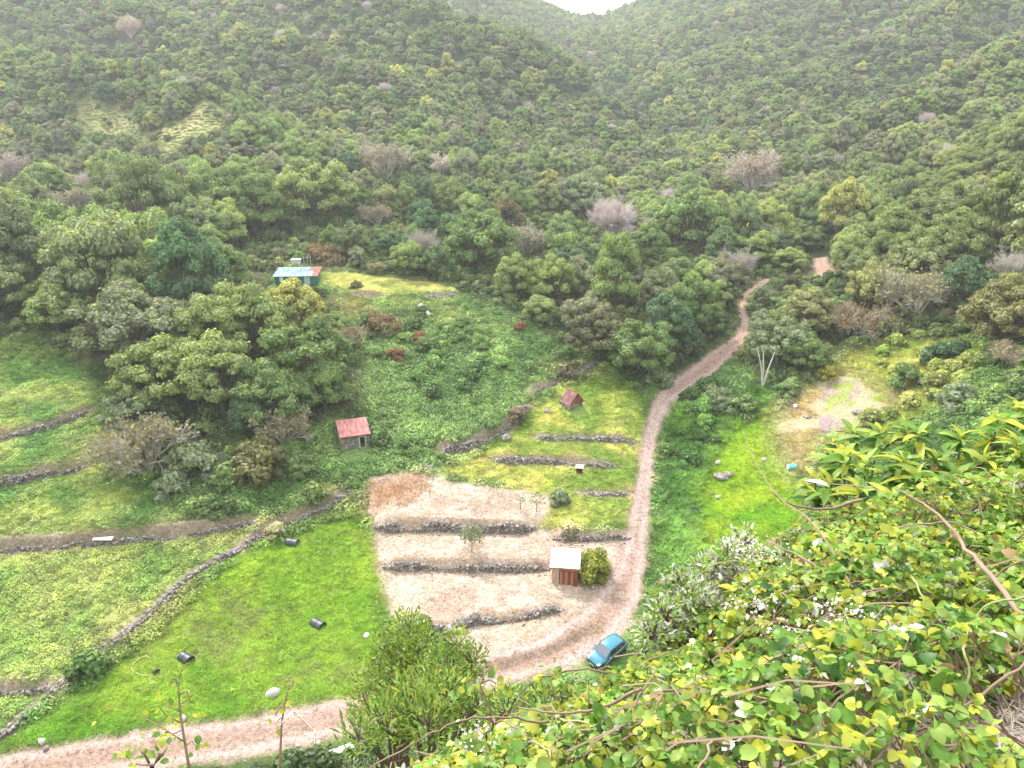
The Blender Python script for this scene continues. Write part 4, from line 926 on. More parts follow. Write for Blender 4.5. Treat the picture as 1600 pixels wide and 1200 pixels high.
spread('gully_grass', c_tall, 2, .5, 68, lambda X, Y, M: (M['gully'] > -.5) & (M['track'] < -.3), .6, 1.3, 'long green grass leaning down the gully beside the track', 1.7)
spread('slope_grass', c_tall, 2, .7, 70, lambda X, Y, M: (M['strips'] > 0) & (Y > 92), .6, 1.3, 'long blue green grass on the upper left terraces', 1.2, dens=lambda X, Y: .3 + nz(X, Y, 6, 78))
spread('dry_stubble', c_dry, 3, .42, 69, lambda X, Y, M: (M['dry'] > 0) & (M['track'] < 0), .6, 1.4, 'beige stubble and cut grass on the pale field', 1.0, dens=lambda X, Y: .7 + nz(X, Y, 2, 76))
# loose stones in the track and on its verges
_X, _Y, _r = cand(.4, 95); _t = samp(REGV['track'], _X, _Y); _m = ((_t > -.5) & (_r.random(len(_X)) < np.where(_t < .5, .5, .18))) | ((samp(REGV['dry'], _X, _Y) > 0) & (_r.random(len(_X)) < .10)); _X, _Y = _X[_m], _Y[_m]; _n = len(_X); _S = _r.uniform(.025, .09, _n)
scatter('loose_stones', np.stack([_X, _Y, bil(_X, _Y)], 1), _r.uniform(0, 6.28, _n), _S, _r.integers(0, 2, _n), np.ones((_n, 3)) * .3, proto_coll('pebble', [np_mesh('pebble', ICO1[0] * [1, .8, .6], ICO1[1], [STONE]), np_mesh('pebble', ICO1[0] * [1, .9, .6], ICO1[1], [STONEL])]), 'loose stones in the dirt track and along its verges', cat='gravel')
# dark reddish dead stalks over the pale field and along the banks
def dead_stalks():
    X, Y, r = cand(.5, 90); M = {k: samp(REGV[k], X, Y) for k in REG}
    p = .34 + .75 * np.clip(nz(X, Y, 5, 77) - .1, 0, 1) + .5 * (np.abs(M['soil']) < .45) + .8 * (sdist(X, Y, DRYWEED) > -1)
    near = (M['dry'] > -.2) & (M['track'] < -.1); edge = (np.abs(M['track'] + .35) < .35) & (r.random(len(X)) < .45); bank_ = (M['soil'] > -.1) & (r.random(len(X)) < .6)
    m = (near & (r.random(len(X)) < p)) | edge | bank_; X, Y = X[m], Y[m]; Z = bil(X, Y); n = len(X)
    c = mixc(C(.20, .12, .08) * np.ones((n, 1)), C(.40, .29, .17) * np.ones((n, 1)), r.random(n)); S = r.uniform(.5, 1.5, n) * (1 + .9 * (sdist(X, Y, DRYWEED) > -.5))
    scatter('dead_stalks', np.stack([X, Y, Z], 1), r.uniform(0, 6.283, n), np.stack([S, S, S * 1.5], 1), r.integers(0, 2, n), c, c_dry, 'reddish brown dead stalks on the pale field, its banks and the track edges')
dead_stalks()

# ------------------------------------------------------------------ dry stone walls
qv, qf = QB
def rock_mesh(name, seed, mat, flat=.7):
    r = np.random.default_rng(seed); v = ICO1[0] * [1, .8, flat] * (1 + r.uniform(-.16, .16, (len(ICO1[0]), 1))); return np_mesh(name, v, ICO1[1], [mat])
ROCKS = [rock_mesh('stone', 300 + i, STONE) for i in range(5)]; ROCKL = [rock_mesh('stone', 320 + i, STONEL) for i in range(3)]
WALL_TEXT = {'pale_low': 'upper dry stone wall across the pale dry field, widest and darkest of its three', 'pale_right': 'short low stone edge under the grass terraces, right of the upper pale field wall', 'pale_mid': 'middle dry stone wall of the pale field, ending at the plank shed',
 'pale_front': 'lowest broken stone wall of the pale field with large boulders', 'grass_low': 'grey stone wall between the yellow grass terraces, just above the small kennel', 'grass_mid': 'stone wall of the grass terraces below the rust tin ruin',
 'grass_faint': 'very low overgrown stone edge below the small kennel', 'dark_side': 'tall dark slanting stone wall at the left side of the grass terraces', 'upper': 'broken stone wall climbing above the rust tin ruin',
 'long_diagonal': 'long diagonal stone wall between the bright green lawn and the fern field', 'broken_bank': 'collapsed rubble wall curving up towards the pale field', 'long_soil': 'long brown earth and stone wall along the top of the fern field',
 'left_mid': 'stone wall on the left edge, lower of the two above the fern field', 'left_top': 'stone wall on the left edge, upper of the two above the fern field', 'left_low': 'short stone wall in the lower left corner', 'far_low': 'small far stone wall right of the golden grass'}
def stone_wall(nm, w, wh, sh, reach, seed):
    r = np.random.default_rng(seed); P, S = [], []; big = []
    A = np.array(w); seg = np.hypot(*np.diff(A, axis=0).T); cum = np.concatenate([[0], np.cumsum(seg)]); L = cum[-1]; t = .15
    while t < L:
        i = min(int(np.searchsorted(cum, t, side='right')) - 1, len(seg) - 1); f = (t - cum[i]) / seg[i]; p = A[i] + (A[i+1] - A[i]) * f
        dr = (A[i+1] - A[i]) / seg[i]; nv = np.array([-dr[1], dr[0]]); endf = min(1, t / 1.2, (L - t) / 1.2); low = p - nv * .42; zb = float(bil(np.array([low[0]]), np.array([low[1]]))[0])
        gap = .3 + 1.15 * float(vnoise(np.array([p[0]]), np.array([p[1]]), 2.6, seed)[0])
        hh = max(.18, wh * min(1.15, gap) * max(.35, endf)); z = .08
        while z < hh:
            for off in (-.30 + .12 * z, .05):
                if off > 0 and z < hh - .3 and sh > .4: continue
                s = r.uniform(.08, .18); P.append((p[0] + nv[0] * off + r.normal() * .05 + dr[0] * r.uniform(-.1, .1), p[1] + nv[1] * off + r.normal() * .05, zb + z + r.normal() * .03)); S.append((s * 1.25, s, s * .8))
            z += .17
        if r.random() < .3:
            q = p - nv * r.uniform(.5, 1.1); s = r.uniform(.07, .16); P.append((q[0], q[1], float(bil(np.array([q[0]]), np.array([q[1]]))[0]) + s * .3)); S.append((s, s, s * .7))
        if r.random() < (.28 if nm in ('long_diagonal', 'pale_front', 'broken_bank') else .10): big.append((p[0], p[1], zb + hh + .02, r.uniform(.2, .33)))
        t += r.uniform(.17, .27)
    e = empty('stone_wall', (A[0][0], A[0][1], gz(*A[0])), label=WALL_TEXT[nm], cat='stone wall'); o = np.array(e.location)
    P = np.array(P) - o; v0 = qv * (1 + r.uniform(-.2, .2, (len(qv), 1))); V, F = place(v0, qf, P, rots(r, r.normal(size=(len(P), 3)) * .35 + [0, 0, 1]), np.array(S))
    ob = link('stones', np_mesh('stones', V, F, [STONE]), e); ob['kind'] = 'stuff'
    for (x, y, z, s) in big[:120]:
        b = link('stone', ROCKS[r.integers(5)], e); b.location = np.array([x, y, z]) - o; b.scale = (s * 1.2, s, s * .8); b.rotation_euler = (r.normal() * .2, r.normal() * .2, r.uniform(0, 6.28))
for i, (nm, w, wh, sh, reach) in enumerate(WALLS):
    if nm in WALL_TEXT: stone_wall(nm, w, wh, sh, reach, 400 + i)
def boulder(px, py, s, label, mat='d', flat=.7, seed=0):
    p = at(px, py); e = link('boulder', (ROCKL if mat == 'l' else ROCKS)[seed % 3], None); e.location = (p[0], p[1], p[2] + s * flat * .25); e.scale = (s, s * .9, s * flat / .7); e.rotation_euler = (0, 0, px * .37)
    return tag(e, label, 'rock')
boulder(573, 994, .42, 'round pale stone on the lawn at the edge of the pale field', 'l', .5)
boulder(426, 1086, .62, 'large pale boulder on the lawn above the track', 'l', .8, 1)
boulder(286, 1124, .38, 'pale stone at the lawn edge seen behind the bramble shoot', 'l', .7, 2)
boulder(66, 1160, .40, 'pale stone on the track verge in the lower left corner', 'l', .7); boulder(72, 1170, .30, 'smaller stone just below the pale verge stone in the lower left corner', 'd', .6, 1)
for k, (x, y, s) in enumerate([(658,482,.8),(663,488,.9),(668,494,.8)]): boulder(x, y, s, ['topmost', 'middle', 'lowest'][k] + ' of three grey white boulders lying in the ferns below the golden grass', 'l' if k != 1 else 'd', .8, k)
boulder(1122, 724, .45, 'pale rock on the upper left of the bright grass slope', 'l', .7); boulder(1128, 746, 1.1, 'wide low brown rock outcrop on the bright grass slope', 'd', .45, 1); boulder(1140, 742, .7, 'smaller rock at the right end of the brown outcrop', 'd', .5, 2)
boulder(1194, 719, .35, 'small pale rock left of the turquoise drum', 'l', .8, 1); boulder(1122, 778, .4, 'pale rock on the lower left of the bright grass slope', 'l', .7, 2); boulder(1112, 772, .3, 'small grey rock beside the lower pale rock on the grass slope', 'd', .7, 2)
boulder(1243, 636, .45, 'pale rock at the top of the bare knoll', 'l', .7, 1); boulder(1262, 652, .7, 'dark flat rock on the bare knoll', 'd', .4); boulder(1340, 645, .8, 'dark flat rock on the right end of the knoll', 'd', .4, 2)
boulder(722, 973, .8, 'large grey boulder in the lowest wall of the pale field', 'd', .7, 1); boulder(740, 965, .65, 'grey boulder beside the large one in the lowest field wall', 'd', .7, 2); boulder(704, 984, .7, 'pale boulder at the left of the lowest field wall', 'l', .6)
boulder(926, 918, .4, 'brown stone below the yellow green bush', 'd', .6, 1); boulder(914, 915, .3, 'small brown stone right of the plank shed corner', 'd', .6, 2); boulder(672, 735, .6, 'rounded pinkish boulder at the left corner of the pale field', 'd', 1.0, 0)
boulder(856, 643, .7, 'low grey boulder left of the rust tin ruin', 'd', .6, 1); boulder(792, 686, .8, 'pinkish boulder at the left end of the terrace wall', 'd', .7, 2)
for k, (x, y, s) in enumerate([(452,1172,.25),(466,1166,.2),(482,1170,.3),(498,1162,.26)]): boulder(x, y, s, ['first', 'second', 'third', 'fourth'][k] + ' from the left of the stones piled at the near edge of the track', 'l' if k % 2 else 'd', .8, k)
# ------------------------------------------------------------------ huts, shelters, car, small things
WOODP = mat_basic('pale_pink_boards', (.42, .25, .20), (.62, .43, .36), 2.5, .85, .3, stretch=(6, 6, .7))
WOODR = mat_basic('dark_red_boards', (.14, .035, .025), (.32, .09, .06), 2.5, .8, .3, stretch=(6, 6, .7))
WOODO = mat_basic('orange_red_boards', (.34, .12, .07), (.52, .24, .17), 2.5, .8, .3, stretch=(6, 6, .7))
TINW = mat_basic('white_painted_tin', (.72, .73, .74), (.86, .87, .88), 1.5, .45, .1, spec=.4)
TINP = mat_basic('faded_rust_tin', (.30, .095, .08), (.46, .19, .17), 1.6, .7, .1, c3=(.54, .33, .31), spec=.3, stretch=(3, .6, 1))
TINR = mat_basic('dark_rust_tin', (.13, .035, .028), (.26, .085, .06), 1.8, .7, .2, c3=(.34, .13, .09))
TING = mat_basic('blue_grey_tin', (.06, .14, .15), (.15, .24, .26), 1.1, .6, .1, c3=(.42, .48, .50), stretch=(2.5, .4, 1))
GREENB = mat_basic('dark_green_boards', (.012, .10, .075), (.025, .17, .13), 2, .7, .2, stretch=(5, 5, .5))
WHITE = mat_basic('white_paint', (.68, .68, .66), (.82, .82, .80), 3, .6)
GREYD = mat_basic('grey_door_paint', (.28, .32, .32), (.42, .46, .45), 3, .6)
CONC = mat_basic('weathered_concrete', (.40, .36, .33), (.62, .57, .53), 3, .9, .3)
DARKP = mat_basic('dark_plastic', (.030, .034, .042), (.060, .066, .078), 2, .42, .05, spec=.5)
HOSE = mat_basic('pale_hose', (.50, .52, .20), (.62, .62, .32), 3, .6)
TURQ = mat_basic('turquoise_plastic', (.06, .50, .48), (.16, .62, .58), 3, .45, spec=.5)
MORT = mat_basic('dark_mortar', (.07, .06, .055), (.13, .115, .105), 3, .95, .4)

def corr(name, x0, x1, P0, P1, mat, parent, pitch=.15, amp=.022, over=0, thick=.012):
    """corrugated sheet: from edge P0 (y,z) to P1 (y,z), spanning x0..x1, waves across x"""
    n = max(4, int((x1 - x0) / pitch * 4)); V, F = [], []
    dy, dz = P1[0] - P0[0], P1[1] - P0[1]; L = math.hypot(dy, dz); ny, nzz = -dz / L, dy / L
    for k, s in enumerate((0, thick)):
        for (y, z) in (P0, P1):
            for i in range(n + 1):
                x = x0 + (x1 - x0) * i / n; a = amp * math.sin(2 * math.pi * (x - x0) / pitch) - s; V.append((x, y + ny * a, z + nzz * a))
    m = n + 1
    for i in range(n):
        F.append((i, i+1, m+i+1, m+i)); F.append((2*m+i, 3*m+i, 3*m+i+1, 2*m+i+1)); F.append((i, 2*m+i, 2*m+i+1, i+1)); F.append((m+i, m+i+1, 3*m+i+1, 3*m+i))
    F.append((0, m, 3*m, 2*m)); F.append((n, 2*m+n, 3*m+n, m+n))
    me = bpy.data.meshes.new(name); me.from_pydata(V, [], F); me.materials.append(mat); return link(name, me, parent)
def boards(name, parent, mats, x0, x1, z0, z1, y, vertical=True, w=.17, t=.025, axis='x', seed=1, gap=.012):
    """single boards along a wall; axis x: wall runs along x at depth y; axis y: runs along y at x=y"""
    r = random.Random(seed); p = x0 if vertical else z0; end = x1 if vertical else z1
    while p < end - .02:
        ww = min(w * r.uniform(.85, 1.15), end - p); q = p + ww - gap; d = r.uniform(-.008, .008)
        mb = MB(); a, b = (p, q) if vertical else (x0, x1); c, e = (z0 + r.uniform(-.03, .0), z1) if vertical else (p, q)
        if axis == 'x': mb.box(a, b, y - t + d, y + d, c, e)
        else: mb.box(y - t + d, y + d, a, b, c, e)
        mb.build(name, r.choice(mats), parent); p += ww

# plank shed with a white tin roof
b = at(882, 915); shed = empty('plank_shed', (b[0], b[1] + .1, gz(b[0], b[1]) - .05), R(-7), label='small red plank shed with a flat white tin roof on the pale field', cat='shed')
W, D = 1.22, 2.3
boards('plank', shed, [WOODP], -W, -.52, 0.12, 2.0, 0, seed=2, w=.15)
boards('plank', shed, [WOODO, WOODR], -.52, W, 1.55, 2.0, 0, vertical=False, w=.15, seed=3)
boards('plank', shed, [WOODR], .95, W, 0, 1.55, 0, seed=4, w=.14)
dr = MB().box(-.36, .93, .03, .06, .02, 1.53).build('door', WOODR, shed)
for i in range(8): MB().box(-.36 + i * .161, -.36 + i * .161 + .148, .0, .028, .03, 1.5).build('plank', WOODR if i % 3 else WOODO, dr)
for x, mt_ in ((-.44, WOODO), (.02, WOODO), (.72, WOODO)):
    MB().box(x, x + .10, -.045, -.002, 0, 1.45 if x > -.4 else 1.56).build('batten', mt_, shed)
boards('plank', shed, [WOODR, WOODO], 0.02, D, 0, 2.1, -W + .02, axis='y', seed=5, w=.18)
boards('plank', shed, [WOODR, WOODO], 0.02, D, 0, 2.1, W, axis='y', seed=6, w=.18)
boards('plank', shed, [WOODR], -W, W, 0, 2.3, D, seed=7, w=.2)
for x in (-W, W - .07):
    for y in (.03, D - .1): MB().box(x, x + .07, y, y + .07, -.2, 2.05 + y * .12).build('post', WOODR, shed)
MB().box(-W - .1, W + .1, -.2, -.14, 1.98, 2.06).build('roof_beam', WOODO, shed); MB().box(-W - .1, W + .1, D + .02, D + .08, 2.3, 2.38).build('roof_beam', WOODO, shed)
for i in range(3):
    corr('roof_sheet', -1.42 + i * .93, -1.42 + i * .93 + .98, (-.28, 2.10 + .012 * (i % 2)), (D + .28, 2.50 + .012 * (i % 2)), TINW, shed, amp=.018)
o = link('stone', ROCKS[1], shed); o.location = (.15, 1.0, 2.36); o.scale = (.10, .08, .07)

# stone hut with a faded red tin roof
b = at(556, 702); hut = empty('stone_hut', (b[0], b[1] + .2, b[2] + .15), R(20), label='small stone hut with a faded pink red tin roof and dark doorway among the ferns', cat='hut')
hut.scale = (.9, .9, .92)
W, D, HF, HB = 1.8, 2.6, 1.75, 2.6
w_ = MB(); w_.box(-W, .52, 0, .32, -.4, HF).box(1.22, W, 0, .32, -.4, HF).box(.52, 1.22, 0, .32, 1.32, HF)
w_.add([(-W,.32,-.4),(-W+.32,.32,-.4),(-W+.32,D,-.4),(-W,D,-.4),(-W,.32,HF+.1),(-W+.32,.32,HF+.1),(-W+.32,D,HB),(-W,D,HB)], [(0,3,2,1),(4,5,6,7),(0,1,5,4),(1,2,6,5),(2,3,7,6),(3,0,4,7)])
w_.add([(W-.32,.32,-.4),(W,.32,-.4),(W,D,-.4),(W-.32,D,-.4),(W-.32,.32,HF+.1),(W,.32,HF+.1),(W,D,HB),(W-.32,D,HB)], [(0,3,2,1),(4,5,6,7),(0,1,5,4),(1,2,6,5),(2,3,7,6),(3,0,4,7)])
w_.box(-W, W, D, D + .3, -.4, HB); w_.build('wall', MORT, hut)
r_ = np.random.default_rng(5); P, S = [], []
for z in np.arange(-.1, HF - .08, .155):
    for x in np.arange(-W + .05, W, .21):
        if .46 < x < 1.28 and z < 1.28: continue
        P.append((x + r_.uniform(-.05, .05), -.01, z + .07)); S.append((.12, .07, .085))
for x0 in (-W, W):
    for y in np.arange(.1, D + .2, .23):
        for z in np.arange(-.1, HF + (HB - HF) * max(0, y - .3) / D - .1, .17): P.append((x0, y + r_.uniform(-.04, .04), z + .07)); S.append((.07, .13, .085))
P = np.array(P); V, F = place(qv * (1 + r_.uniform(-.2, .2, (len(qv), 1))), qf, P, np.repeat(np.eye(3)[None], len(P), 0), np.array(S) * r_.uniform(.8, 1.2, (len(P), 1)))
o = link('stones', np_mesh('stones', V, F, [STONE]), hut); o['kind'] = 'stuff'
MB().box(.44, .56, -.09, .3, -.3, 1.34).build('door_post', CONC, hut); MB().box(1.2, 1.32, -.09, .3, -.3, 1.34).build('door_post', CONC, hut); MB().box(.4, 1.36, -.11, .3, 1.34, 1.46).build('lintel', CONC, hut)
for i in range(4): corr('roof_sheet', -1.97 + i * .97, -1.97 + i * .97 + 1.01, (-.32, HF - .02 + .012 * (i % 2)), (D + .42, HB + .14 + .012 * (i % 2)), TINP, hut)
MB().box(-1.92, 1.9, -.36, -.30, HF - .14, HF - .06).build('roof_beam', WOODR, hut); MB().box(1.84, 1.9, -.3, D + .3, HF - .08, HF - .02).build('roof_beam', CONC, hut)

MB().box(-1.5, 1.5, .1, 2.6, -.2, .06).build('shade_floor', MORT, hut)  # floor added to darken the doorway, its shade put into the colour
# rust tin ruin on a stone base
b = at(900, 640); ruin = empty('tin_ruin', (b[0], b[1] + .3, b[2] + .1), R(32), label='collapsed gabled ruin of rusty red tin sheets on a low stone base', cat='ruin')
P, S = [], []
for z in np.arange(0, .7, .16):
    for x in np.arange(-1.05, .45, .2): P.append((x + r_.uniform(-.05, .05), 0, z)); S.append((.13, .12, .09))
    for y in np.arange(.2, 2.4, .22): P.append((-1.1, y, z)); S.append((.12, .13, .09)); P.append((1.1, y, z * .6)); S.append((.12, .13, .09))
P = np.array(P); V, F = place(qv * (1 + r_.uniform(-.2, .2, (len(qv), 1))), qf, P, np.repeat(np.eye(3)[None], len(P), 0), np.array(S) * r_.uniform(.8, 1.25, (len(P), 1)))
o = link('stones', np_mesh('stones', V, F, [STONE]), ruin); o['kind'] = 'stuff'
g = corr('gable_sheet', -1.15, 1.1, (-.12, .62), (-.10, 2.0), TINR, ruin)
for v in g.data.vertices:
    hw = 1.18 * max(.02, (2.0 - v.co.z) / 1.38); v.co.x = (v.co.x) * hw / 1.15
TIND = mat_basic('dull_rust_tin', (.17, .075, .07), (.27, .13, .12), 1.8, .8, .2, c3=(.36, .20, .19))
for sgn, mt_ in ((-1, TIND), (1, TINR)):
    for i in range(2):
        y0 = -.25 + i * 1.05; s_ = corr('roof_sheet', y0, y0 + 1.1, (0, 0), (1.95 if sgn < 0 else 1.7, 0), mt_, ruin)
        s_.rotation_euler = (0, 0, 0)
        for v in s_.data.vertices:
            a, t_, n_ = v.co.x, v.co.y, v.co.z; v.co = (sgn * (t_ * .64 + n_ * .7 + .01), a, 2.06 + .01 * i - t_ * .76 + n_ * .6)
MB().tube([(.1, -.1, 2.08), (1.55, -.35, .35)], .035, 4).build('fallen_beam', WOODR, ruin)

# green tin shed by the trees
b = at(462, 447); gs = empty('green_shed', (b[0], b[1] + .3, b[2] + .1), R(4), label='dark green shed with a pale blue grey tin roof at the foot of the forest', cat='shed')
gs.scale = (.92, .92, .72)
W, D, HF, HB = 3.55, 4.6, 2.0, 2.75
MB().box(-W, W, D - .08, D, 0, HB - .05).build('wall', GREENB, gs)
for x in (-W, W - .08): MB().add([(x,.05,0),(x+.08,.05,0),(x+.08,D-.1,0),(x,D-.1,0),(x,.05,HF-.02),(x+.08,.05,HF-.02),(x+.08,D-.1,HB-.08),(x,D-.1,HB-.08)], [(0,3,2,1),(4,5,6,7),(0,1,5,4),(1,2,6,5),(2,3,7,6),(3,0,4,7)]).build('wall', GREENB, gs)
boards('plank', gs, [GREENB], -W, -2.75, 0, HF, .05, w=.28); boards('plank', gs, [GREENB], -2.1, 1.45, 0, HF, .05, w=.28, seed=9); boards('plank', gs, [GREENB], 2.45, W, 0, HF, .05, w=.28, seed=10)
boards('plank', gs, [GREENB], -2.75, -2.1, 0, .75, .05, w=.3, seed=11)
wd = MB().box(-2.72, -2.12, .0, .04, .78, 1.9).build('window', WHITE, gs); MB().box(-2.66, -2.18, -.012, -.003, .84, 1.84).build('pane', mat_basic('pale_glass', (.55, .62, .66), (.7, .75, .78), 2, .2), wd)
d_ = MB().box(1.48, 2.42, .0, .05, .02, 1.85).build('door', GREYD, gs); MB().box(2.28, 2.34, -.04, -.003, .9, 1.02).build('handle', DARKP, d_); MB().box(1.45, 2.45, 0, .05, 1.87, HF).build('plank', GREENB, gs)
for i in range(8):
    mt_ = TING if i < 7 else TINR; lift = .012 * (i % 2)
    corr('roof_sheet', -3.85 + i * .96, -3.85 + i * .96 + 1.0, (-.3, HF + .02 + lift), (D * .62, HF + .02 + (HB - HF) * .62 + lift), mt_, gs, pitch=.2)
    corr('roof_sheet', -3.85 + i * .96, -3.85 + i * .96 + 1.0, (D * .6, HF + .06 + (HB - HF) * .6 + lift), (D + .3, HB + .08 + lift), TINR if i > 5 else TING, gs, pitch=.2)
b = at(464, 417); tk = empty('water_tank', (b[0], b[1], b[2]), 0, label='small pale concrete water tank with posts behind the green shed', cat='tank')
MB().box(-.8, .8, -.6, .6, -.5, 1.3).build('tank_body', CONC, tk, bevel=.05); MB().box(-.85, .85, -.65, .65, 1.3, 1.4).build('lid', WHITE, tk)
for x in (1.2, 1.9, 2.4): MB().tube([(x, 0, -.4), (x + .03, 0, 1.9)], .05, 5).build('post', CONC, tk)
MB().tube([(1.1, 0, 1.6), (2.5, 0, 1.65)], .03, 4).build('rail', CONC, tk)

# kennel on the terrace
b = at(905, 740); kn_ = empty('kennel', b, R(-8), label='tiny box kennel with a white top and dark open front on the grass terrace', cat='kennel')
MB().box(-.36, -.30, 0, .7, 0, .68).box(.30, .36, 0, .7, 0, .68).box(-.30, .30, .64, .7, 0, .68).build('wall', WOODR, kn_)
MB().box(-.42, .42, -.08, .8, .69, .75).build('roof', WHITE, kn_); MB().box(-.30, .30, .02, .63, 0, .04).build('floor_board', WOODR, kn_)

# half barrel shelters
def half_barrel(px, py, yaw, label, L=1.25, r=.46):
    b = at(px, py); e = empty('half_barrel_shelter', (b[0], b[1], b[2] - .02), yaw, label=label, cat='animal shelter', group='dark half barrel shelters lying on the lawn')
    V, F = [], []; n = 14
    for k, rr in enumerate((r, r - .03)):
        for x in (-L / 2, L / 2):
            for i in range(n + 1):
                a = math.pi * (i / n) * 1.08 - .12; V.append((x, -rr * math.cos(a), rr * math.sin(a) + .05))
    m = n + 1
    for i in range(n):
        F += [(i, m+i, m+i+1, i+1), (2*m+i, 2*m+i+1, 3*m+i+1, 3*m+i), (i, i+1, 2*m+i+1, 2*m+i), (m+i, 3*m+i, 3*m+i+1, m+i+1)]
    F += [(0, 2*m, 3*m, m), (n, m+n, 3*m+n, 2*m+n)]
    me = bpy.data.meshes.new('shell'); me.from_pydata(V, [], F); me.materials.append(DARKP); link('shell', me, e)
    for x in (-L * .46, 0, L * .46):
        pts = [(x, -(r + .008) * math.cos(math.pi * i / 14), (r + .008) * math.sin(math.pi * i / 14) + .05) for i in range(15)]
        MB().tube(pts, .02, 4).build('rib', DARKP, e)
    V, F = [(-L/2 + .02, 0, .05)], []
    for i in range(n + 1): a = math.pi * i / n; V.append((-L/2 + .02, -(r - .035) * math.cos(a), (r - .035) * math.sin(a) + .05))
    F = [(0, i + 1, i + 2) for i in range(n)]; me = bpy.data.meshes.new('end_plate'); me.from_pydata(V, [], F); me.materials.append(DARKP); o = link('end_plate', me, e)
    sm = o.modifiers.new('thick', 'SOLIDIFY'); sm.thickness = .03
half_barrel(457, 849, R(-16), 'dark half barrel shelter highest on the lawn, near the end of the diagonal wall')
half_barrel(497, 977, R(-34), 'dark half barrel shelter in the middle of the lawn, nearest the pale field')
half_barrel(291, 1030, R(-34), 'dark half barrel shelter lowest on the lawn, beside the loop of hose')
b = at(243, 1051); lid = empty('bucket', b, R(30), label='black bucket tipped over on the lawn at the end of the hose loop', cat='bucket'); lid.rotation_euler = (R(75), 0, R(60))
V, F = [], []; n = 12
for rr, z in ((.24, 0), (.32, .5), (.30, .5), (.22, .03)):
    for i in range(n): a = 6.2832 * i / n; V.append((rr * math.cos(a), rr * math.sin(a), z - .2))
for k in range(3):
    for i in range(n): F.append((k*n + i, k*n + (i+1) % n, (k+1)*n + (i+1) % n, (k+1)*n + i))
F += [tuple(range(n))[::-1], tuple(range(3*n, 4*n))]; me = bpy.data.meshes.new('shell'); me.from_pydata(V, [], F); me.materials.append(DARKP); link('shell', me, lid)
MB().tube([(.31 * math.cos(a), .31 * math.sin(a) * .4 - .2, .30 + .26 * math.sin(a)) for a in np.linspace(0, 3.14, 8)], .012, 4).build('handle', DARKP, lid)
pts = []
for (x, y) in [(236,1030),(228,1026),(218,1030),(209,1037),(206,1044),(209,1051),(218,1055),(230,1057),(242,1055)]:
    p = at(x, y); pts.append((p[0], p[1], p[2] + .09))
tag(MB().tube(pts, .028, 5).build('hose', HOSE), 'thin yellowish hose curled in a loop on the lawn', 'hose')
pts = [tuple(at(x, y) + [0, 0, .12]) for (x, y) in [(446,1098),(460,1112),(476,1128),(490,1142),(492,1165)]]
tag(MB().tube(pts, .018, 5).build('hose', CONC), 'thin white pipe crossing the track edge towards the white parapet', 'pipe')
# turquoise drum
b = at(1236, 733); dm = empty('drum', (b[0], b[1], b[2] + .28), R(8), label='turquoise drum with a white end lying on the bright grass slope', cat='drum')
def lathe(name, prof, n, mat, parent, axis='x'):
    V, F = [], []
    for (x, r) in prof:
        for i in range(n): a = 6.2832 * i / n; V.append((x, r * math.cos(a), r * math.sin(a)))
    for k in range(len(prof) - 1):
        for i in range(n): F.append((k*n + i, k*n + (i+1) % n, (k+1)*n + (i+1) % n, (k+1)*n + i))
    F += [tuple(range(n))[::-1], tuple(range((len(prof)-1)*n, len(prof)*n))]
    me = bpy.data.meshes.new(name); me.from_pydata(V, [], F); me.materials.append(mat); me.polygons.foreach_set('use_smooth', [len(f) == 4 for f in F]); return link(name, me, parent)
lathe('shell', [(-.38, .30), (-.34, .32), (-.12, .32), (-.1, .34), (-.06, .32), (.2, .32), (.22, .34), (.26, .32), (.5, .32)], 16, TURQ, dm)
lathe('end', [(-.47, .24), (-.44, .3), (-.385, .315)], 16, WHITE, dm); lathe('end', [(.505, .315), (.56, .3)], 16, WHITE, dm)
b = at(162, 843); o = MB().box(-.95, .95, -.35, .35, 0, .12, M=Matrix.Rotation(.12, 4, 'X')).build('board', WHITE, bevel=.01); o.location = (b[0], b[1], b[2] + .12); tag(o, 'white board lying in the ferns below the long earth and stone wall', 'board')
# white parapet at the lower edge of the track
a_ = at(470, 1200); c_ = at(552, 1168); an = math.atan2(c_[1] - a_[1], c_[0] - a_[0]); Lp = math.hypot(c_[0] - a_[0], c_[1] - a_[1])
pp = empty('white_parapet', (a_[0], a_[1], max(a_[2], gz(a_[0], a_[1])) - .6), an, label='low whitewashed parapet below the track at the bottom of the picture', cat='parapet')
MB().box(0, Lp, -.3, .15, -.3, 1.0).build('wall', CONC, pp); MB().box(-.06, Lp + .06, -.36, .21, 1.003, 1.10).build('coping', WHITE, pp, bevel=.01)

# ------------------------------------------------------------------ the parked car
def car_paint():
    m, n, l, out = new_mat('teal_car_paint'); b = n.new('ShaderNodeBsdfPrincipled'); b.inputs['Base Color'].default_value = (.006, .155, .235, 1)
    b.inputs['Metallic'].default_value = .25; b.inputs['Roughness'].default_value = .32; b.inputs['Coat Weight'].default_value = 1; b.inputs['Coat Roughness'].default_value = .06
    tc = n.new('ShaderNodeTexCoord'); t = noise(n, l, 2.5, 5, .6, tc.outputs['Object']); r = ramp(n, [(.3, (.28,) * 3), (.7, (.42,) * 3)]); l.new(t.outputs[0], r.inputs[0]); l.new(r.outputs[0], b.inputs['Roughness'])
    l.new(b.outputs[0], out.inputs[0]); return m
PAINT = car_paint(); RUB = mat_basic('tyre_rubber', (.02, .02, .02), (.035, .034, .033), 6, .85); RIM = mat_basic('wheel_metal', (.30, .31, .32), (.45, .46, .47), 4, .35, metal=.7)
TRIM = mat_basic('black_trim', (.012, .013, .015), (.025, .026, .028), 5, .5)
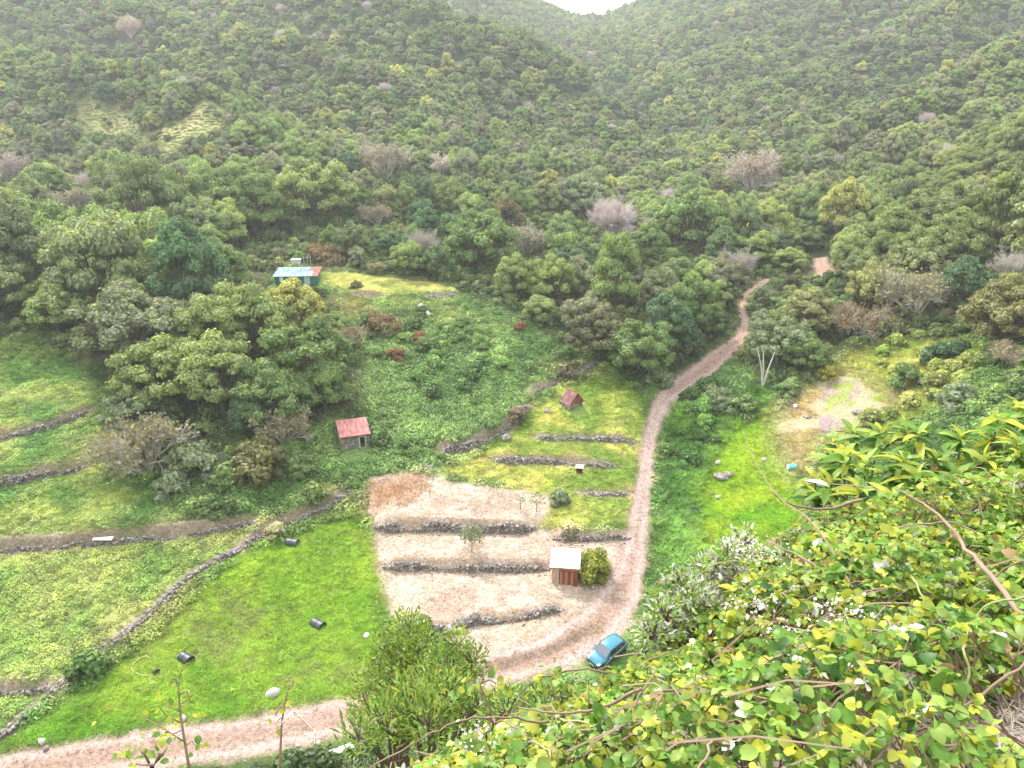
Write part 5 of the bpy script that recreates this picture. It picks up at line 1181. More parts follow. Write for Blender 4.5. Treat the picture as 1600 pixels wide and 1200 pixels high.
def flat_mat(name, col, rough, metal=0, coat=0):
    m, n, l, out = new_mat(name); b = n.new('ShaderNodeBsdfPrincipled'); tc = n.new('ShaderNodeTexCoord'); t = noise(n, l, 3, 3, .5, tc.outputs['Object'])
    r = ramp(n, [(.3, tuple(c * .85 for c in col)), (.7, tuple(min(1, c * 1.1) for c in col))]); l.new(t.outputs[0], r.inputs[0]); l.new(r.outputs[0], b.inputs['Base Color'])
    b.inputs['Roughness'].default_value = rough; b.inputs['Metallic'].default_value = metal; b.inputs['Coat Weight'].default_value = coat; l.new(b.outputs[0], out.inputs[0]); return m
GLASS = flat_mat('dark_car_glass', (.012, .016, .022), .04, coat=1); SCREEN = flat_mat('windscreen_glass', (.10, .11, .14), .05, coat=1); LAMP = flat_mat('lamp_glass', (.6, .64, .66), .08, coat=1)
b = at(948, 1025); b2 = at(935, 1036)
car = empty('parked_car', (b[0], b[1], b[2] + .0), R(-140), label='teal blue three door hatchback parked on the bend of the dirt track', cat='car')
ST = [(-1.86,.45,.62,.66),(-1.80,.30,.86,.76),(-1.5,.24,.95,.82),(-.9,.22,.95,.84),(0,.22,.945,.845),(.75,.22,.93,.845),(1.0,.22,.90,.84),(1.3,.24,.83,.82),(1.6,.27,.74,.77),(1.78,.34,.63,.68),(1.84,.42,.52,.6)]
V, F = [], []; prof = [(0, 1.0, 1), (.45, .99, 1), (.80, .95, 1), (.95, .86, 1), (1.0, .66, 1), (1.0, .38, 1), (.97, .12, 1), (.86, 0, 1)]
K = len(prof)
for (x, zb_, zt, hw) in ST:
    for s_ in (1, -1):
        for (u_, v_, _) in (prof if s_ > 0 else prof[1:][::-1]): V.append((x, s_ * u_ * hw, zb_ + (zt - zb_) * v_))
M_ = 2 * K - 1
for i in range(len(ST) - 1):
    for k in range(M_): F.append((i*M_ + k, i*M_ + (k+1) % M_, (i+1)*M_ + (k+1) % M_, (i+1)*M_ + k))
F += [tuple(range(M_)), tuple(range((len(ST)-1)*M_, len(ST)*M_))[::-1]]
me = bpy.data.meshes.new('body'); me.from_pydata(V, [], F); me.materials.append(PAINT); me.polygons.foreach_set('use_smooth', [True] * len(F)); me.update()
import bmesh
bm_ = bmesh.new(); bm_.from_mesh(me); bmesh.ops.recalc_face_normals(bm_, faces=bm_.faces[:]); bm_.to_mesh(me); bm_.free(); body = link('body', me, car)
# cabin: pillars and roof in paint, panes slightly proud
RS = [(.92,.90,.76,0),(.62,1.13,.70,1),(.28,1.36,.62,1),(.1,1.42,.59,1),(-.5,1.46,.59,1),(-1.15,1.42,.57,1),(-1.45,1.33,.56,1),(-1.78,.92,.70,0)]
V, F = [], []
for (x, zt, hw, q) in RS:
    xb = x; V += [(xb, .78 if q else hw, .90), (x, hw, zt - .035), (x, hw - .10, zt), (x, 0, zt + .018), (x, -hw + .10, zt), (x, -hw, zt - .035), (xb, -.78 if q else -hw, .90)]
for i in range(len(RS) - 1):
    for k in range(6): F.append((i*7 + k, (i+1)*7 + k, (i+1)*7 + k + 1, i*7 + k + 1))
me = bpy.data.meshes.new('cabin'); me.from_pydata(V, [], F); me.materials.append(PAINT); me.polygons.foreach_set('use_smooth', [True] * len(F)); me.update()
bm_ = bmesh.new(); bm_.from_mesh(me); bmesh.ops.recalc_face_normals(bm_, faces=bm_.faces[:]); bm_.to_mesh(me); bm_.free(); link('cabin', me, car)
def pane(name, pts, mat, n_off, parent=car):
    q = [Vector(p) + Vector(n_off) for p in pts]; c = sum(q, Vector()) / len(q); back = [p - Vector(n_off) * 1.0 for p in q]; k = len(q)
    f = [tuple(range(k)), tuple(range(k, 2 * k))[::-1]] + [(i, k + i, k + (i+1) % k, (i+1) % k) for i in range(k)]
    me = bpy.data.meshes.new(name); me.from_pydata([tuple(p) for p in q + back], [], f); me.materials.append(mat)
    bm_ = bmesh.new(); bm_.from_mesh(me); bmesh.ops.recalc_face_normals(bm_, faces=bm_.faces[:]); bm_.to_mesh(me); bm_.free(); return link(name, me, parent)
pane('windscreen', [(.88,.70,.955),(.62,.655,1.145),(.30,.57,1.365),(.29,0,1.392),(.30,-.57,1.365),(.62,-.655,1.145),(.88,-.70,.955),(.89,0,.965)], SCREEN, (.014, 0, .022))
pane('rear_window', [(-1.48,.48,1.32),(-1.74,.60,1.0),(-1.74,-.60,1.0),(-1.48,-.48,1.32)], GLASS, (-.02, 0, .014))
for s_ in (1, -1):
    pane('side_window', [(.62,s_*.775,.965),(-.32,s_*.765,.965),(-.36,s_*.635,1.37),(.16,s_*.635,1.355)], GLASS, (0, s_ * .022, .01))
    pane('side_window', [(-.42,s_*.765,.975),(-1.42,s_*.735,1.0),(-1.28,s_*.625,1.31),(-.46,s_*.630,1.37)], GLASS, (0, s_ * .022, .01))
    pane('headlight', [(1.60,s_*.74,.66),(1.74,s_*.66,.60),(1.78,s_*.42,.60),(1.70,s_*.42,.70),(1.5,s_*.66,.76)], LAMP, (.02, s_ * .012, .022))
    pane('tail_light', [(-1.80,s_*.72,.60),(-1.82,s_*.58,.62),(-1.78,s_*.58,.90),(-1.72,s_*.74,.88)], flat_mat('red_lamp_glass', (.35, .01, .01), .1, coat=1), (-.03, s_ * .02, 0))
    MB().box(.55, .68, *sorted((s_ * .84, s_ * 1.0)), .93, 1.05).build('wing_mirror', PAINT, car, bevel=.02)
    MB().box(-1.2, 1.1, *sorted((s_ * .83, s_ * .862)), .48, .54).build('side_moulding', TRIM, car)
    MB().box(-.02, .14, *sorted((s_ * .84, s_ * .87)), .80, .83).build('door_handle', TRIM, car)
    pane('door_seam', [(.72,s_*.842,.90),(.735,s_*.842,.90),(.735,s_*.845,.28),(.72,s_*.845,.28)], TRIM, (0, s_ * .008, 0)); pane('door_seam', [(-.36,s_*.842,.90),(-.375,s_*.842,.90),(-.375,s_*.845,.28),(-.36,s_*.845,.28)], TRIM, (0, s_ * .008, 0))
    for x in (1.18, -1.18):
        wh_ = empty('wheel', (x, s_ * .73, .29)); wh_.parent = car
        wh_.rotation_euler = (0, 0, R(90)); lathe('tyre', [(-.09, .24), (-.09, .275), (-.06, .29), (.06, .29), (.09, .275), (.09, .24)], 20, RUB, wh_); lathe('rim', [(-.1, .1), (-.1, .2), (.1, .2), (.1, .1)], 16, RIM, wh_)
        V, F = [], []
        for i in range(17): a = math.pi * i / 16; V += [(x + .34 * math.cos(a), s_ * .848, .29 + .34 * math.sin(a)), (x + .34 * math.cos(a), s_ * .60, .29 + .34 * math.sin(a))]
        V += [(x, s_ * .848, .27)]; F = [(2*i, 2*i+2, 32 + 2) if False else (2*i, 2*i+2, len(V) - 1) for i in range(16)]
        me = bpy.data.meshes.new('wheel_arch'); me.from_pydata(V, [], F); me.materials.append(TRIM); link('wheel_arch', me, car)
MB().box(1.74, 1.87, -.66, .66, .26, .42).build('front_bumper', TRIM, car, bevel=.03); MB().box(-1.90, -1.78, -.68, .68, .28, .50).build('rear_bumper', TRIM, car, bevel=.03)
MB().box(1.80, 1.85, -.36, .36, .50, .58).build('grille', TRIM, car); MB().box(1.872, 1.885, -.26, .26, .30, .40).build('number_plate', WHITE, car)
for y in (.3, -.3): MB().tube([(.93, y, .955), (.66, y - .42, 1.15)], .012, 4).build('wiper', TRIM, car)
pane('hood_seam', [(1.02,.70,.915),(1.04,.70,.912),(1.04,-.70,.912),(1.02,-.70,.915)], TRIM, (0, 0, .008))
# sit the car on the slope of the track
ax = Vector((math.cos(R(-140)), math.sin(R(-140)), 0)); lt = Vector((-ax.y, ax.x, 0)); cx_, cy_ = car.location.x, car.location.y
zs_ = [gz(cx_ + (ax * a + lt * c).x, cy_ + (ax * a + lt * c).y) for a in (1.2, -1.2) for c in (.7, -.7)]
car.location.z = sum(zs_) / 4 - .03; pitch_ = math.atan2((zs_[0] + zs_[1] - zs_[2] - zs_[3]) / 2, 2.4); roll_ = math.atan2((zs_[0] + zs_[2] - zs_[1] - zs_[3]) / 2, 1.4)
car.rotation_euler = (Matrix.Rotation(R(-140), 4, 'Z') @ Matrix.Rotation(-pitch_, 4, 'Y') @ Matrix.Rotation(roll_, 4, 'X')).to_euler()

# saplings on the pale field
def sapling(px, py, h, r, label, colr, n=260, seed=0, bare=False):
    rg = np.random.default_rng(seed); b = at(px, py); e = empty('sapling', b, 0, label=label, cat='young tree'); mb = MB()
    mb.tube([(0, 0, -.1), (.05, 0, h * .4), (.02, 0, h * .7)], [.045, .035, .02], 5)
    tips = []
    for i in range(9):
        a = i * 2.4; z = h * (.35 + .05 * i); tp_ = (r * .8 * math.cos(a), r * .8 * math.sin(a), min(h * .98, z + r * .7)); mb.tube([(.03, 0, z), tp_], [.018, .008], 3); tips.append(tp_)
    mb.build('trunk', BARK, e); P = np.array(tips)[rg.integers(0, 9, n)] + rg.normal(size=(n, 3)) * [r * .3, r * .3, r * .3]
    V, F = place(*LEAF4, P, rots(rg, rg.normal(size=(n, 3)) + [0, 0, .8]), .13 * rg.uniform(.6, 1.4, n)); c = link('crown', np_mesh('crown', V, F, [LEAF_O], fattrs={'lv': rg.random(n), 'tip': rg.random(n) * .3}), e); c.color = (*colr, 1)
sapling(737, 862, 2.4, .85, 'thin young green tree standing alone in the middle of the pale field', G4, 900, 1)
sapling(890, 858, 2.0, .75, 'dark sparse young tree just behind the plank shed', (.10, .10, .075), 700, 2)
sapling(813, 796, 1.8, .45, 'slim sapling in the top strip of the pale field', G4, 90, 3)
sapling(838, 800, 1.6, .8, 'low sparse sapling at the upper wall end of the pale field', G4, 160, 4)
# ------------------------------------------------------------------ foreground bank with brambles
px_, py_, PF, pnx, pny = grid(-9, 13, -3, 13, .125)
PZ = bank(px_, py_) + fbm(px_, py_, .8, 91) * .18 + fbm(px_, py_, .2, 92, 2) * .04
dryp = np.clip(1.3 - np.hypot((px_ - 1.75) / 1.1, (py_ - 1.85) / .75), 0, 1)[:, None]
PC = C(.16, .13, .075) * (.7 + .6 * fbm(px_, py_, .5, 93)[:, None]) * (1 - dryp) + C(.50, .42, .36) * (.85 + .5 * fbm(px_, py_, .12, 94)[:, None]) * dryp
tag(link('hillside_bank', np_mesh('hillside_bank', np.stack([px_, py_, PZ], 1), PF, [GROUND], smooth=True, attrs={'col': np.clip(PC, .02, .7)})), 'steep dry bank at the viewpoint under the brambles', kind='structure')

def leaf_mesh(name, seed, L, W, fold=.25, curl=.25, nseg=4, mat=NEAR_LEAF, serr=0, lv=None, tip=0):
    """one broad leaf: two halves folded at the midrib, curled along its length"""
    r = random.Random(seed); V, F = [], []
    for i in range(nseg + 1):
        t = i / nseg; w = W * math.sin(math.pi * min(1, t * .92 + .06)) ** .75 * (1 - .25 * t) * (1 + serr * (i % 2)); z = -curl * L * t * t
        if i == nseg: w = 0.002
        V += [(t * L, 0, z), (t * L, w, z + w * fold), (t * L, -w, z + w * fold)]
    for i in range(nseg): a = i * 3; b_ = a + 3; F += [(a, b_, b_+1, a+1), (a, a+2, b_+2, b_)]
    return np.array(V), np.array(F)
BL = [leaf_mesh('bramble', k, 1.0, .40 + .05 * k, .26, .12 + .14 * k, 6, serr=.10) for k in range(3)]
LL = [leaf_mesh('long', k, 1.0, .15 + .02 * k, .3, .35 + .15 * k, 5) for k in range(3)]
LANCE = leaf_mesh('lance', 9, 1.0, .11, .2, .25, 3); OVAL = leaf_mesh('oval', 10, 1.0, .20, .3, .2, 3)
def frames_dir(rng, D, up=.0, roll=.5):
    """frames whose x axis runs along D and whose z axis points as far up as it can, with some roll"""
    X = D / np.linalg.norm(D, axis=1)[:, None]; Z = np.array([0, 0, 1.]) + rng.normal(size=D.shape) * roll; Z -= (Z * X).sum(1)[:, None] * X; Z /= np.linalg.norm(Z, axis=1)[:, None]
    return np.stack([X, np.cross(Z, X), Z], axis=2)
COLS = {'g': (.16, .30, .045), 'y': (.46, .48, .06), 'l': (.32, .44, .09), 'd': (.06, .14, .03), 'w': (.62, .63, .52), 'b': (.42, .28, .13)}
CM = {}
def colmat(k):
    """bramble leaf colours: fresh green, yellow, light, dark, pale underside, brown"""
    if k not in CM:
        m, n, l, out = new_mat('bramble_leaf_' + {'g': 'green', 'y': 'yellow', 'l': 'light', 'd': 'dark', 'w': 'pale', 'b': 'brown'}[k]); c = COLS[k]
        tc = n.new('ShaderNodeTexCoord'); t = noise(n, l, 6, 4, .6, n.new('ShaderNodeNewGeometry').outputs['Position']); rr = ramp(n, [(.3, tuple(x * .6 for x in c)), (.55, c), (.75, tuple(min(.8, x * 1.45) for x in c))]); l.new(t.outputs[0], rr.inputs[0])
        lv = n.new('ShaderNodeAttribute'); lv.attribute_name = 'lv'; mr = n.new('ShaderNodeMapRange'); mr.inputs[3].default_value = .7; mr.inputs[4].default_value = 1.3; l.new(lv.outputs['Fac'], mr.inputs[0])
        s = n.new('ShaderNodeVectorMath'); s.operation = 'SCALE'; l.new(rr.outputs[0], s.inputs[0]); l.new(mr.outputs[0], s.inputs['Scale'])
        d = n.new('ShaderNodeBsdfDiffuse'); l.new(s.outputs[0], d.inputs[0]); tr = n.new('ShaderNodeBsdfTranslucent'); l.new(s.outputs[0], tr.inputs[0])
        a = n.new('ShaderNodeMixShader'); a.inputs[0].default_value = .45; l.new(d.outputs[0], a.inputs[1]); l.new(tr.outputs[0], a.inputs[2])
        g = n.new('ShaderNodeBsdfGlossy'); g.inputs['Roughness'].default_value = .42; b = n.new('ShaderNodeMixShader'); b.inputs[0].default_value = .02; l.new(a.outputs[0], b.inputs[1]); l.new(g.outputs[0], b.inputs[2]); l.new(b.outputs[0], out.inputs[0]); CM[k] = m
    return CM[k]
KEYS = ['g', 'y', 'l', 'd', 'w', 'b']; KM = [colmat(k) for k in KEYS]
CANE = mat_basic('bramble_cane', (.17, .105, .075), (.32, .22, .16), 4, .7); CANEG = mat_basic('green_shoot', (.20, .22, .08), (.36, .36, .15), 4, .7); STRAW = mat_basic('dry_straw', (.46, .36, .28), (.66, .56, .48), 9, .9)
BASE_LEAF = {}
def single_leaf_mesh(v, key, kind='leaf'):
    k = (v, key, kind)
    if k not in BASE_LEAF:
        V, F = (BL if kind == 'leaf' else LL)[v]; BASE_LEAF[k] = np_mesh(kind, V, F, [colmat(key)], smooth=False, fattrs={'lv': np.full(len(F), .5), 'tip': np.zeros(len(F))})
    return BASE_LEAF[k]
def mat_quat(Rm): return Matrix([list(Rm[0]), list(Rm[1]), list(Rm[2])]).to_quaternion()
def join_leaves(name, P, Rm, S, tv, ck, parent, lv=None, tmpl=BL, mats=KM):
    """many leaves joined in one mesh; tv template index, ck colour index"""
    Vs, Fs, fm, l_, b = [], [], [], [], 0; rg = np.random.default_rng(1)
    for t in range(len(tmpl)):
        m = tv == t
        if not m.any(): continue
        V, F = place(*tmpl[t], P[m], Rm[m], S[m]); Vs.append(V); Fs.append(F + b); b += len(V); nf = len(tmpl[t][1]); fm.append(np.repeat(ck[m], nf)); l_.append(np.repeat(rg.random(m.sum()), nf))
    me = np_mesh(name, np.concatenate(Vs), np.concatenate(Fs), mats, fm=np.concatenate(fm), smooth=False, fattrs={'lv': np.concatenate(l_), 'tip': np.zeros(sum(len(x) for x in l_))})
    return link(name, me, parent)
def crest(x): return np.clip(2.7 + .75 * x, .7, 7.0)
def bramble(cx, cy, rx, ry, n, label, seed, size=(.04, .07), hgt=.5, mix=(.40, .20, .22, .10, .05, .03), singles=70, dry=False):
    rg = np.random.default_rng(seed); z0 = float(bank(np.array([cx]), np.array([cy]))[0]); e = empty('bramble_bush', (cx, cy, z0), 0, label=label, cat='bramble', group='tangled brambles on the bank at the viewpoint'); org = np.array([cx, cy, z0])
    # leaflets come in threes at the ends of short stalks
    m = n // 3; a = rg.uniform(0, 6.283, m); r = np.sqrt(rg.random(m)); X = cx + rx * r * np.cos(a); Y = cy + ry * r * np.sin(a)
    ok = (Y < crest(X) + .55) & (Y > .5) & (np.hypot((X - 1.85) / .62, (Y - 1.66) / .36) > 1); X, Y = X[ok], Y[ok]; m = len(X)
    top = hgt * (.35 + .65 * np.sqrt(np.maximum(0, 1 - ((X - cx) / rx) ** 2 * .8 - ((Y - cy) / ry) ** 2 * .8))) * (.6 + .9 * vnoise(X, Y, .45, seed % 7)); h = top * (1 - .75 * rg.random(m) ** 2.2)
    h = h * np.where(Y > 2.1, np.clip(.12 + (X - .5) * 1.1, .12, 1), 1)
    Z = bank(X, Y) + np.maximum(h, .03); P0 = np.stack([X, Y, Z], 1)
    D0 = rg.normal(size=(m, 3)) * [1, 1, .45] + [0, -.25, .12]; D0 /= np.linalg.norm(D0, axis=1)[:, None]; s0 = rg.uniform(size[0] * .6, size[1] * .95, m) * np.where(rg.random(m) < .12, 1.3, .92)
    hue = rg.choice(6, m, p=np.array(mix) / sum(mix)); P, D, S, K = [], [], [], []
    for k, (ang, sc) in enumerate(((0, 1.12), (1.25, .92), (-1.25, .92))):
        c, s = math.cos(ang), math.sin(ang); d = np.stack([D0[:, 0]*c - D0[:, 1]*s, D0[:, 0]*s + D0[:, 1]*c, D0[:, 2] + rg.normal(size=m) * .12], 1)
        P.append(P0 + D0 * s0[:, None] * .25 * (k == 0)); D.append(d); S.append(s0 * sc); K.append(np.where(rg.random(m) < .82, hue, rg.integers(0, 3, m)))
    P, D, S, K = np.concatenate(P), np.concatenate(D), np.concatenate(S), np.concatenate(K); Rm = frames_dir(rg, D, roll=.6); tv = rg.integers(0, 3, len(P))
    # the leaves that show largest are single parts
    dist = np.linalg.norm(P - CAM, axis=1); hh = P[:, 2] - bank(P[:, 0], P[:, 1]); score = S / dist * (hh > np.percentile(hh, 55)); q = np.argsort(-score)[:singles]; rest = np.ones(len(P), bool); rest[q] = False
    f = join_leaves('foliage', P[rest] - org, Rm[rest], S[rest], tv[rest], K[rest], e); f['kind'] = 'stuff'
    for i in q:
        o = link('leaf', single_leaf_mesh(int(tv[i]), KEYS[int(K[i])]), e); o.location = P[i] - org; o.rotation_mode = 'QUATERNION'; o.rotation_quaternion = mat_quat(Rm[i]); o.scale = (S[i],) * 3
    # arching canes
    for k in range(5):
        a0 = rg.uniform(0, 6.283); x0, y0 = cx + rx * .5 * math.cos(a0), cy + ry * .5 * math.sin(a0); ln = rg.uniform(.6, 1.1) * rx; a1 = rg.uniform(0, 6.283); pts = []
        for t in np.linspace(0, 1, 8):
            x = x0 + math.cos(a1) * ln * t; y = y0 + math.sin(a1) * ln * t * .8
            if y > crest(x) + .9: break
            pts.append((x - cx + .03 * math.sin(t * 9 + k), y - cy, float(bank(np.array([x]), np.array([y]))[0]) - z0 + .02 + hgt * 1.0 * math.sin(math.pi * (.12 + .8 * t))))
        if len(pts) > 3: sp_ = smooth_path(pts, .012, 3, seed + k); MB().tube(sp_, [.0055 * (1 - .6 * i / len(sp_)) for i in range(len(sp_))], 5).build('cane', CANE if k % 3 else CANEG, e, smooth=True)
    # thin tangle of stalks
    mb = MB()
    for i in rg.choice(m, min(m, 620), replace=False):
        p = Vector(P0[i] - org); g = p + Vector((rg.normal() * .12, rg.normal() * .12, -rg.uniform(.08, .3))); mb.tube([g, (g + p) / 2 + Vector((rg.normal() * .02, rg.normal() * .02, .02)), p], [.0035, .003, .002], 3, cap=False)
    o = mb.build('stalks', CANE, e); o['kind'] = 'stuff'
    return e
def smooth_path(P, jit, k=5, seed=3):
    r = np.random.default_rng(seed); P = [np.array(p, float) for p in P]; Q = [2 * P[0] - P[1]] + P + [2 * P[-1] - P[-2]]; out = []
    for i in range(1, len(Q) - 2):
        for t in np.arange(k) / k: out.append(.5 * (2 * Q[i] + (Q[i+1] - Q[i-1]) * t + (2*Q[i-1] - 5*Q[i] + 4*Q[i+1] - Q[i+2]) * t*t + (3*Q[i] - Q[i-1] - 3*Q[i+1] + Q[i+2]) * t**3) + r.normal(size=3) * jit * .35)
    return [tuple(p) for p in out + [Q[-2]]]
bramble(-.25, 2.15, .65, .6, 4640, 'bramble bush lowest on the bank, at the bottom centre of the picture', 1, (.022, .045), .26, (.34, .30, .28, .05, .04, .03), 110)
bramble(.5, 2.65, .85, .65, 7540, 'bramble bush on the bank edge in front of the parked car', 2, (.022, .048), .22, (.28, .32, .30, .03, .05, .03), 110)
bramble(1.0, 1.95, .75, .65, 6380, 'dark leaved bramble bush just left of the patch of dry straw', 3, (.024, .048), .4, (.44, .20, .20, .13, .04, .02), 110)
bramble(1.6, 3.35, .9, .8, 9425, 'wide pale tangled bramble in the middle of the bank', 4, (.022, .05), .42, (.30, .27, .32, .04, .05, .03), 100)
bramble(2.5, 2.9, .9, .8, 7540, 'yellowish bramble bush at the right edge above the dry straw', 5, (.024, .052), .45, (.30, .32, .30, .03, .03, .02), 100)
bramble(2.5, 4.3, 1.1, .95, 9425, 'bramble bush below the long leaved shrub', 6, (.026, .055), .5, (.34, .24, .32, .05, .03, .02), 70)
bramble(3.8, 4.3, 1.2, 1.1, 8120, 'bramble bush at the right edge below the long leaved shrub', 7, (.028, .056), .5, (.32, .28, .30, .05, .03, .02), 60)
bramble(1.75, 4.35, .7, .6, 2755, 'small pale tangle of bramble leaning over the grassy gully', 8, (.022, .045), .45, (.30, .20, .32, .05, .10, .03), 40)

bramble(2.0, 2.45, .75, .55, 5200, 'small bramble tangle between the dry straw and the yellowish bramble bush', 9, (.024, .05), .42, (.36, .28, .26, .06, .03, .02), 60)
# the shrub with long whorled leaves
def long_leaved(cx, cy, z0, whorls, label, seed, ln=(.13, .22)):
    rg = np.random.default_rng(seed); e = empty('long_leaved_shrub', (cx, cy, z0), 0, label=label, cat='shrub'); org = np.array([cx, cy, z0]); P, D, S, K = [], [], [], []; mb = MB()
    for (x, y, z, k) in whorls:
        b0 = Vector((x - cx, y - cy, z - z0)); ax_ = Vector((rg.normal() * .25, rg.normal() * .25 - .05, 1)).normalized(); root = Vector((b0.x * .45, b0.y * .45, min(b0.z - .35, 0)))
        mb.tube([root, root.lerp(b0, .6) + Vector((0, 0, -.05)), b0 + ax_ * .1], [.018, .012, .006], 5, cap=False)
        n = rg.integers(16, 24)
        for i in range(n):
            a = i * 2.39996; t = i / n; el = .95 - 1.25 * (1 - t) ** 1.0; d = np.array([math.cos(a) * math.cos(el), math.sin(a) * math.cos(el), math.sin(el)]) + rg.normal(size=3) * .1
            P.append(np.array(b0) + np.array(ax_) * .14 * t); D.append(d); S.append(rg.uniform(*ln) * (1 - .35 * max(0, t - .7) / .3)); K.append(rg.choice(6, p=[.42, .08, .20, .27, .01, .02]) if t < .6 else rg.choice([1, 2, 0], p=[.4, .4, .2]))
    P, D, S, K = np.array(P), np.array(D), np.array(S), np.array(K); Rm = frames_dir(rg, D, roll=.25); tv = rg.integers(0, 3, len(P)); dist = np.linalg.norm(P + org - CAM, axis=1)
    q = np.argsort(-(S / dist + (P[:, 2] > np.percentile(P[:, 2], 50)) * .02))[:200]; rest = np.ones(len(P), bool); rest[q] = False
    if rest.any(): f = join_leaves('foliage', P[rest], Rm[rest], S[rest], tv[rest], K[rest], e, tmpl=LL); f['kind'] = 'stuff'
    for i in q:
        o = link('leaf', single_leaf_mesh(int(tv[i]), KEYS[int(K[i])], 'long_leaf'), e); o.name = 'leaf'; o.location = P[i]; o.rotation_mode = 'QUATERNION'; o.rotation_quaternion = mat_quat(Rm[i]); o.scale = (S[i],) * 3
    mb.build('stems', BARK, e)
def wh(px, py, d): p = atd(px, py, d); return (p[0], p[1], p[2], 0)
W1 = [wh(1278, 798, 5.8), wh(1305, 712, 6.3), wh(1265, 765, 6.0), wh(1330, 690, 6.5), wh(1435, 700, 5.6), wh(1400, 740, 5.5), wh(1325, 735, 5.7), wh(1290, 775, 5.6), wh(1345, 790, 5.4), wh(1390, 800, 5.3), wh(1300, 740, 6.0), wh(1370, 700, 6.2), wh(1430, 760, 5.4), wh(1455, 735, 5.7), wh(1440, 815, 5.3), wh(1355, 745, 5.9), wh(1410, 690, 6.1), wh(1310, 800, 5.7), wh(1385, 765, 5.6), wh(1460, 790, 5.5), wh(1340, 830, 5.5), wh(1405, 840, 5.4)]
W2 = [wh(1500, 700, 5.8), wh(1560, 670, 5.8), wh(1590, 720, 5.5), wh(1530, 740, 5.5), wh(1490, 770, 5.4), wh(1560, 790, 5.3), wh(1605, 780, 5.3), wh(1520, 820, 5.2), wh(1590, 840, 5.1), wh(1480, 830, 5.3), wh(1545, 700, 6.0), wh(1610, 660, 6.0), wh(1500, 735, 5.9), wh(1650, 720, 5.6), wh(1660, 800, 5.5), wh(1580, 655, 6.2), wh(1550, 850, 5.2)]
long_leaved(2.75, 5.3, 41.2, W1, 'shrub with long glossy whorled leaves standing up left, against the knoll', 21)
long_leaved(3.7, 5.4, 41.3, W2, 'shrub with long whorled leaves and some brown ones at the right edge', 22)

# willow leaved bushes beyond the bank
def lance_bush(cx, cy, parts, label, seed, ls, n, name='willow_leaved_bush', mix=(.42, .06, .30, .20, .01, .01), tmpl=None, upw=.5):
    rg = np.random.default_rng(seed); zg = gz(cx, cy); e = empty(name, (cx, cy, zg), 0, label=label, cat='bush'); org = np.array([cx, cy, zg]); P, D, mb = [], [], MB()
    for (x, y, z, r) in parts:
        k = int(n * r * r); d = rg.normal(size=(k, 3)); d /= np.linalg.norm(d, axis=1)[:, None]; p = np.array([x, y, z]) + d * r * (.45 + .6 * rg.random((k, 1)) ** .6) * (1 + .2 * np.sin(d[:, :1] * 11) * np.cos(d[:, 1:2] * 9)); P.append(p); D.append(d * .8 + [0, 0, upw] + rg.normal(size=(k, 3)) * .45)
        mb.tube([(0, 0, -.1), ((x - cx) * .4, (y - cy) * .4, (z - zg) * .5), (x - cx, y - cy, z - zg)], [.045, .03, .012], 5, cap=False)
        for j in range(10):
            v = rg.normal(size=3); v /= np.linalg.norm(v); mb.tube([(x - cx, y - cy, z - zg - r * .3), (x - cx + v[0] * r * .9, y - cy + v[1] * r * .9, z - zg + abs(v[2]) * r * .8)], [.01, .004], 3, cap=False)
    P, D = np.concatenate(P), np.concatenate(D); m = len(P); K = rg.choice(6, m, p=np.array(mix) / sum(mix)); S = ls * rg.uniform(.65, 1.35, m)
    f = join_leaves('foliage', P - org, frames_dir(rg, D, roll=.5), S, np.zeros(m, int), K, e, tmpl=[tmpl or LANCE]); f['kind'] = 'stuff'; mb.build('stems', BARK, e)
def sph(px, py, d, rp): p = atd(px, py, d); return (p[0], p[1], p[2], rp * d / FPX)
A1 = [sph(637, 985, 9.6, 34), sph(612, 1020, 9.6, 34), sph(655, 1012, 9.4, 36), sph(600, 1065, 9.5, 42), sph(640, 1055, 9.3, 42), sph(575, 1100, 9.3, 34), sph(620, 1100, 9.2, 42)]
lance_bush(A1[3][0], A1[3][1] + .2, A1, 'tall willow leaved bush in front of the lawn and pale field corner', 31, .048, 13000, tmpl=OVAL, mix=(.30, .18, .42, .06, .02, .02))
A2 = [sph(712, 1005, 9.0, 24), sph(738, 1032, 8.9, 24), sph(700, 1040, 9, 34), sph(672, 1070, 8.9, 36), sph(725, 1068, 8.8, 32), sph(690, 1100, 8.7, 36)]
lance_bush(A2[3][0], A2[3][1] + .2, A2, 'second willow leaved bush just right of the tall one', 32, .048, 13000, tmpl=OVAL, mix=(.30, .18, .42, .06, .02, .02))
A3 = [sph(640, 1098, 6.0, 40), sph(700, 1078, 6.1, 36), sph(600, 1130, 5.8, 40), sph(670, 1130, 5.8, 44), sph(560, 1150, 5.6, 30), sph(735, 1110, 6, 36), sph(790, 1110, 5.8, 34), sph(850, 1100, 5.8, 30)]
lance_bush(A3[3][0], A3[3][1], A3, 'bright fresh green narrow leaved bush below the willow leaved bushes', 33, .075, 9000, name='narrow_leaved_bush', mix=(.30, .12, .52, .04, .01, .01), upw=1.1)

# silvery weeds hanging over the lip of the bank
S1 = [sph(1075, 935, 4.1, 42), sph(1040, 965, 4.0, 36), sph(1110, 895, 4.2, 34), sph(1135, 870, 4.3, 26), sph(1020, 990, 3.9, 28), sph(1095, 960, 4.0, 40), sph(1160, 845, 4.4, 24), sph(1055, 905, 4.2, 20)]
lance_bush(S1[5][0], S1[5][1] - .1, S1, 'pale silvery leaved weeds at the left edge of the brambles above the car', 34, .036, 24000, tmpl=OVAL, name='silver_leaved_weed', mix=(.16, .08, .30, .0, .44, .02), upw=.3)
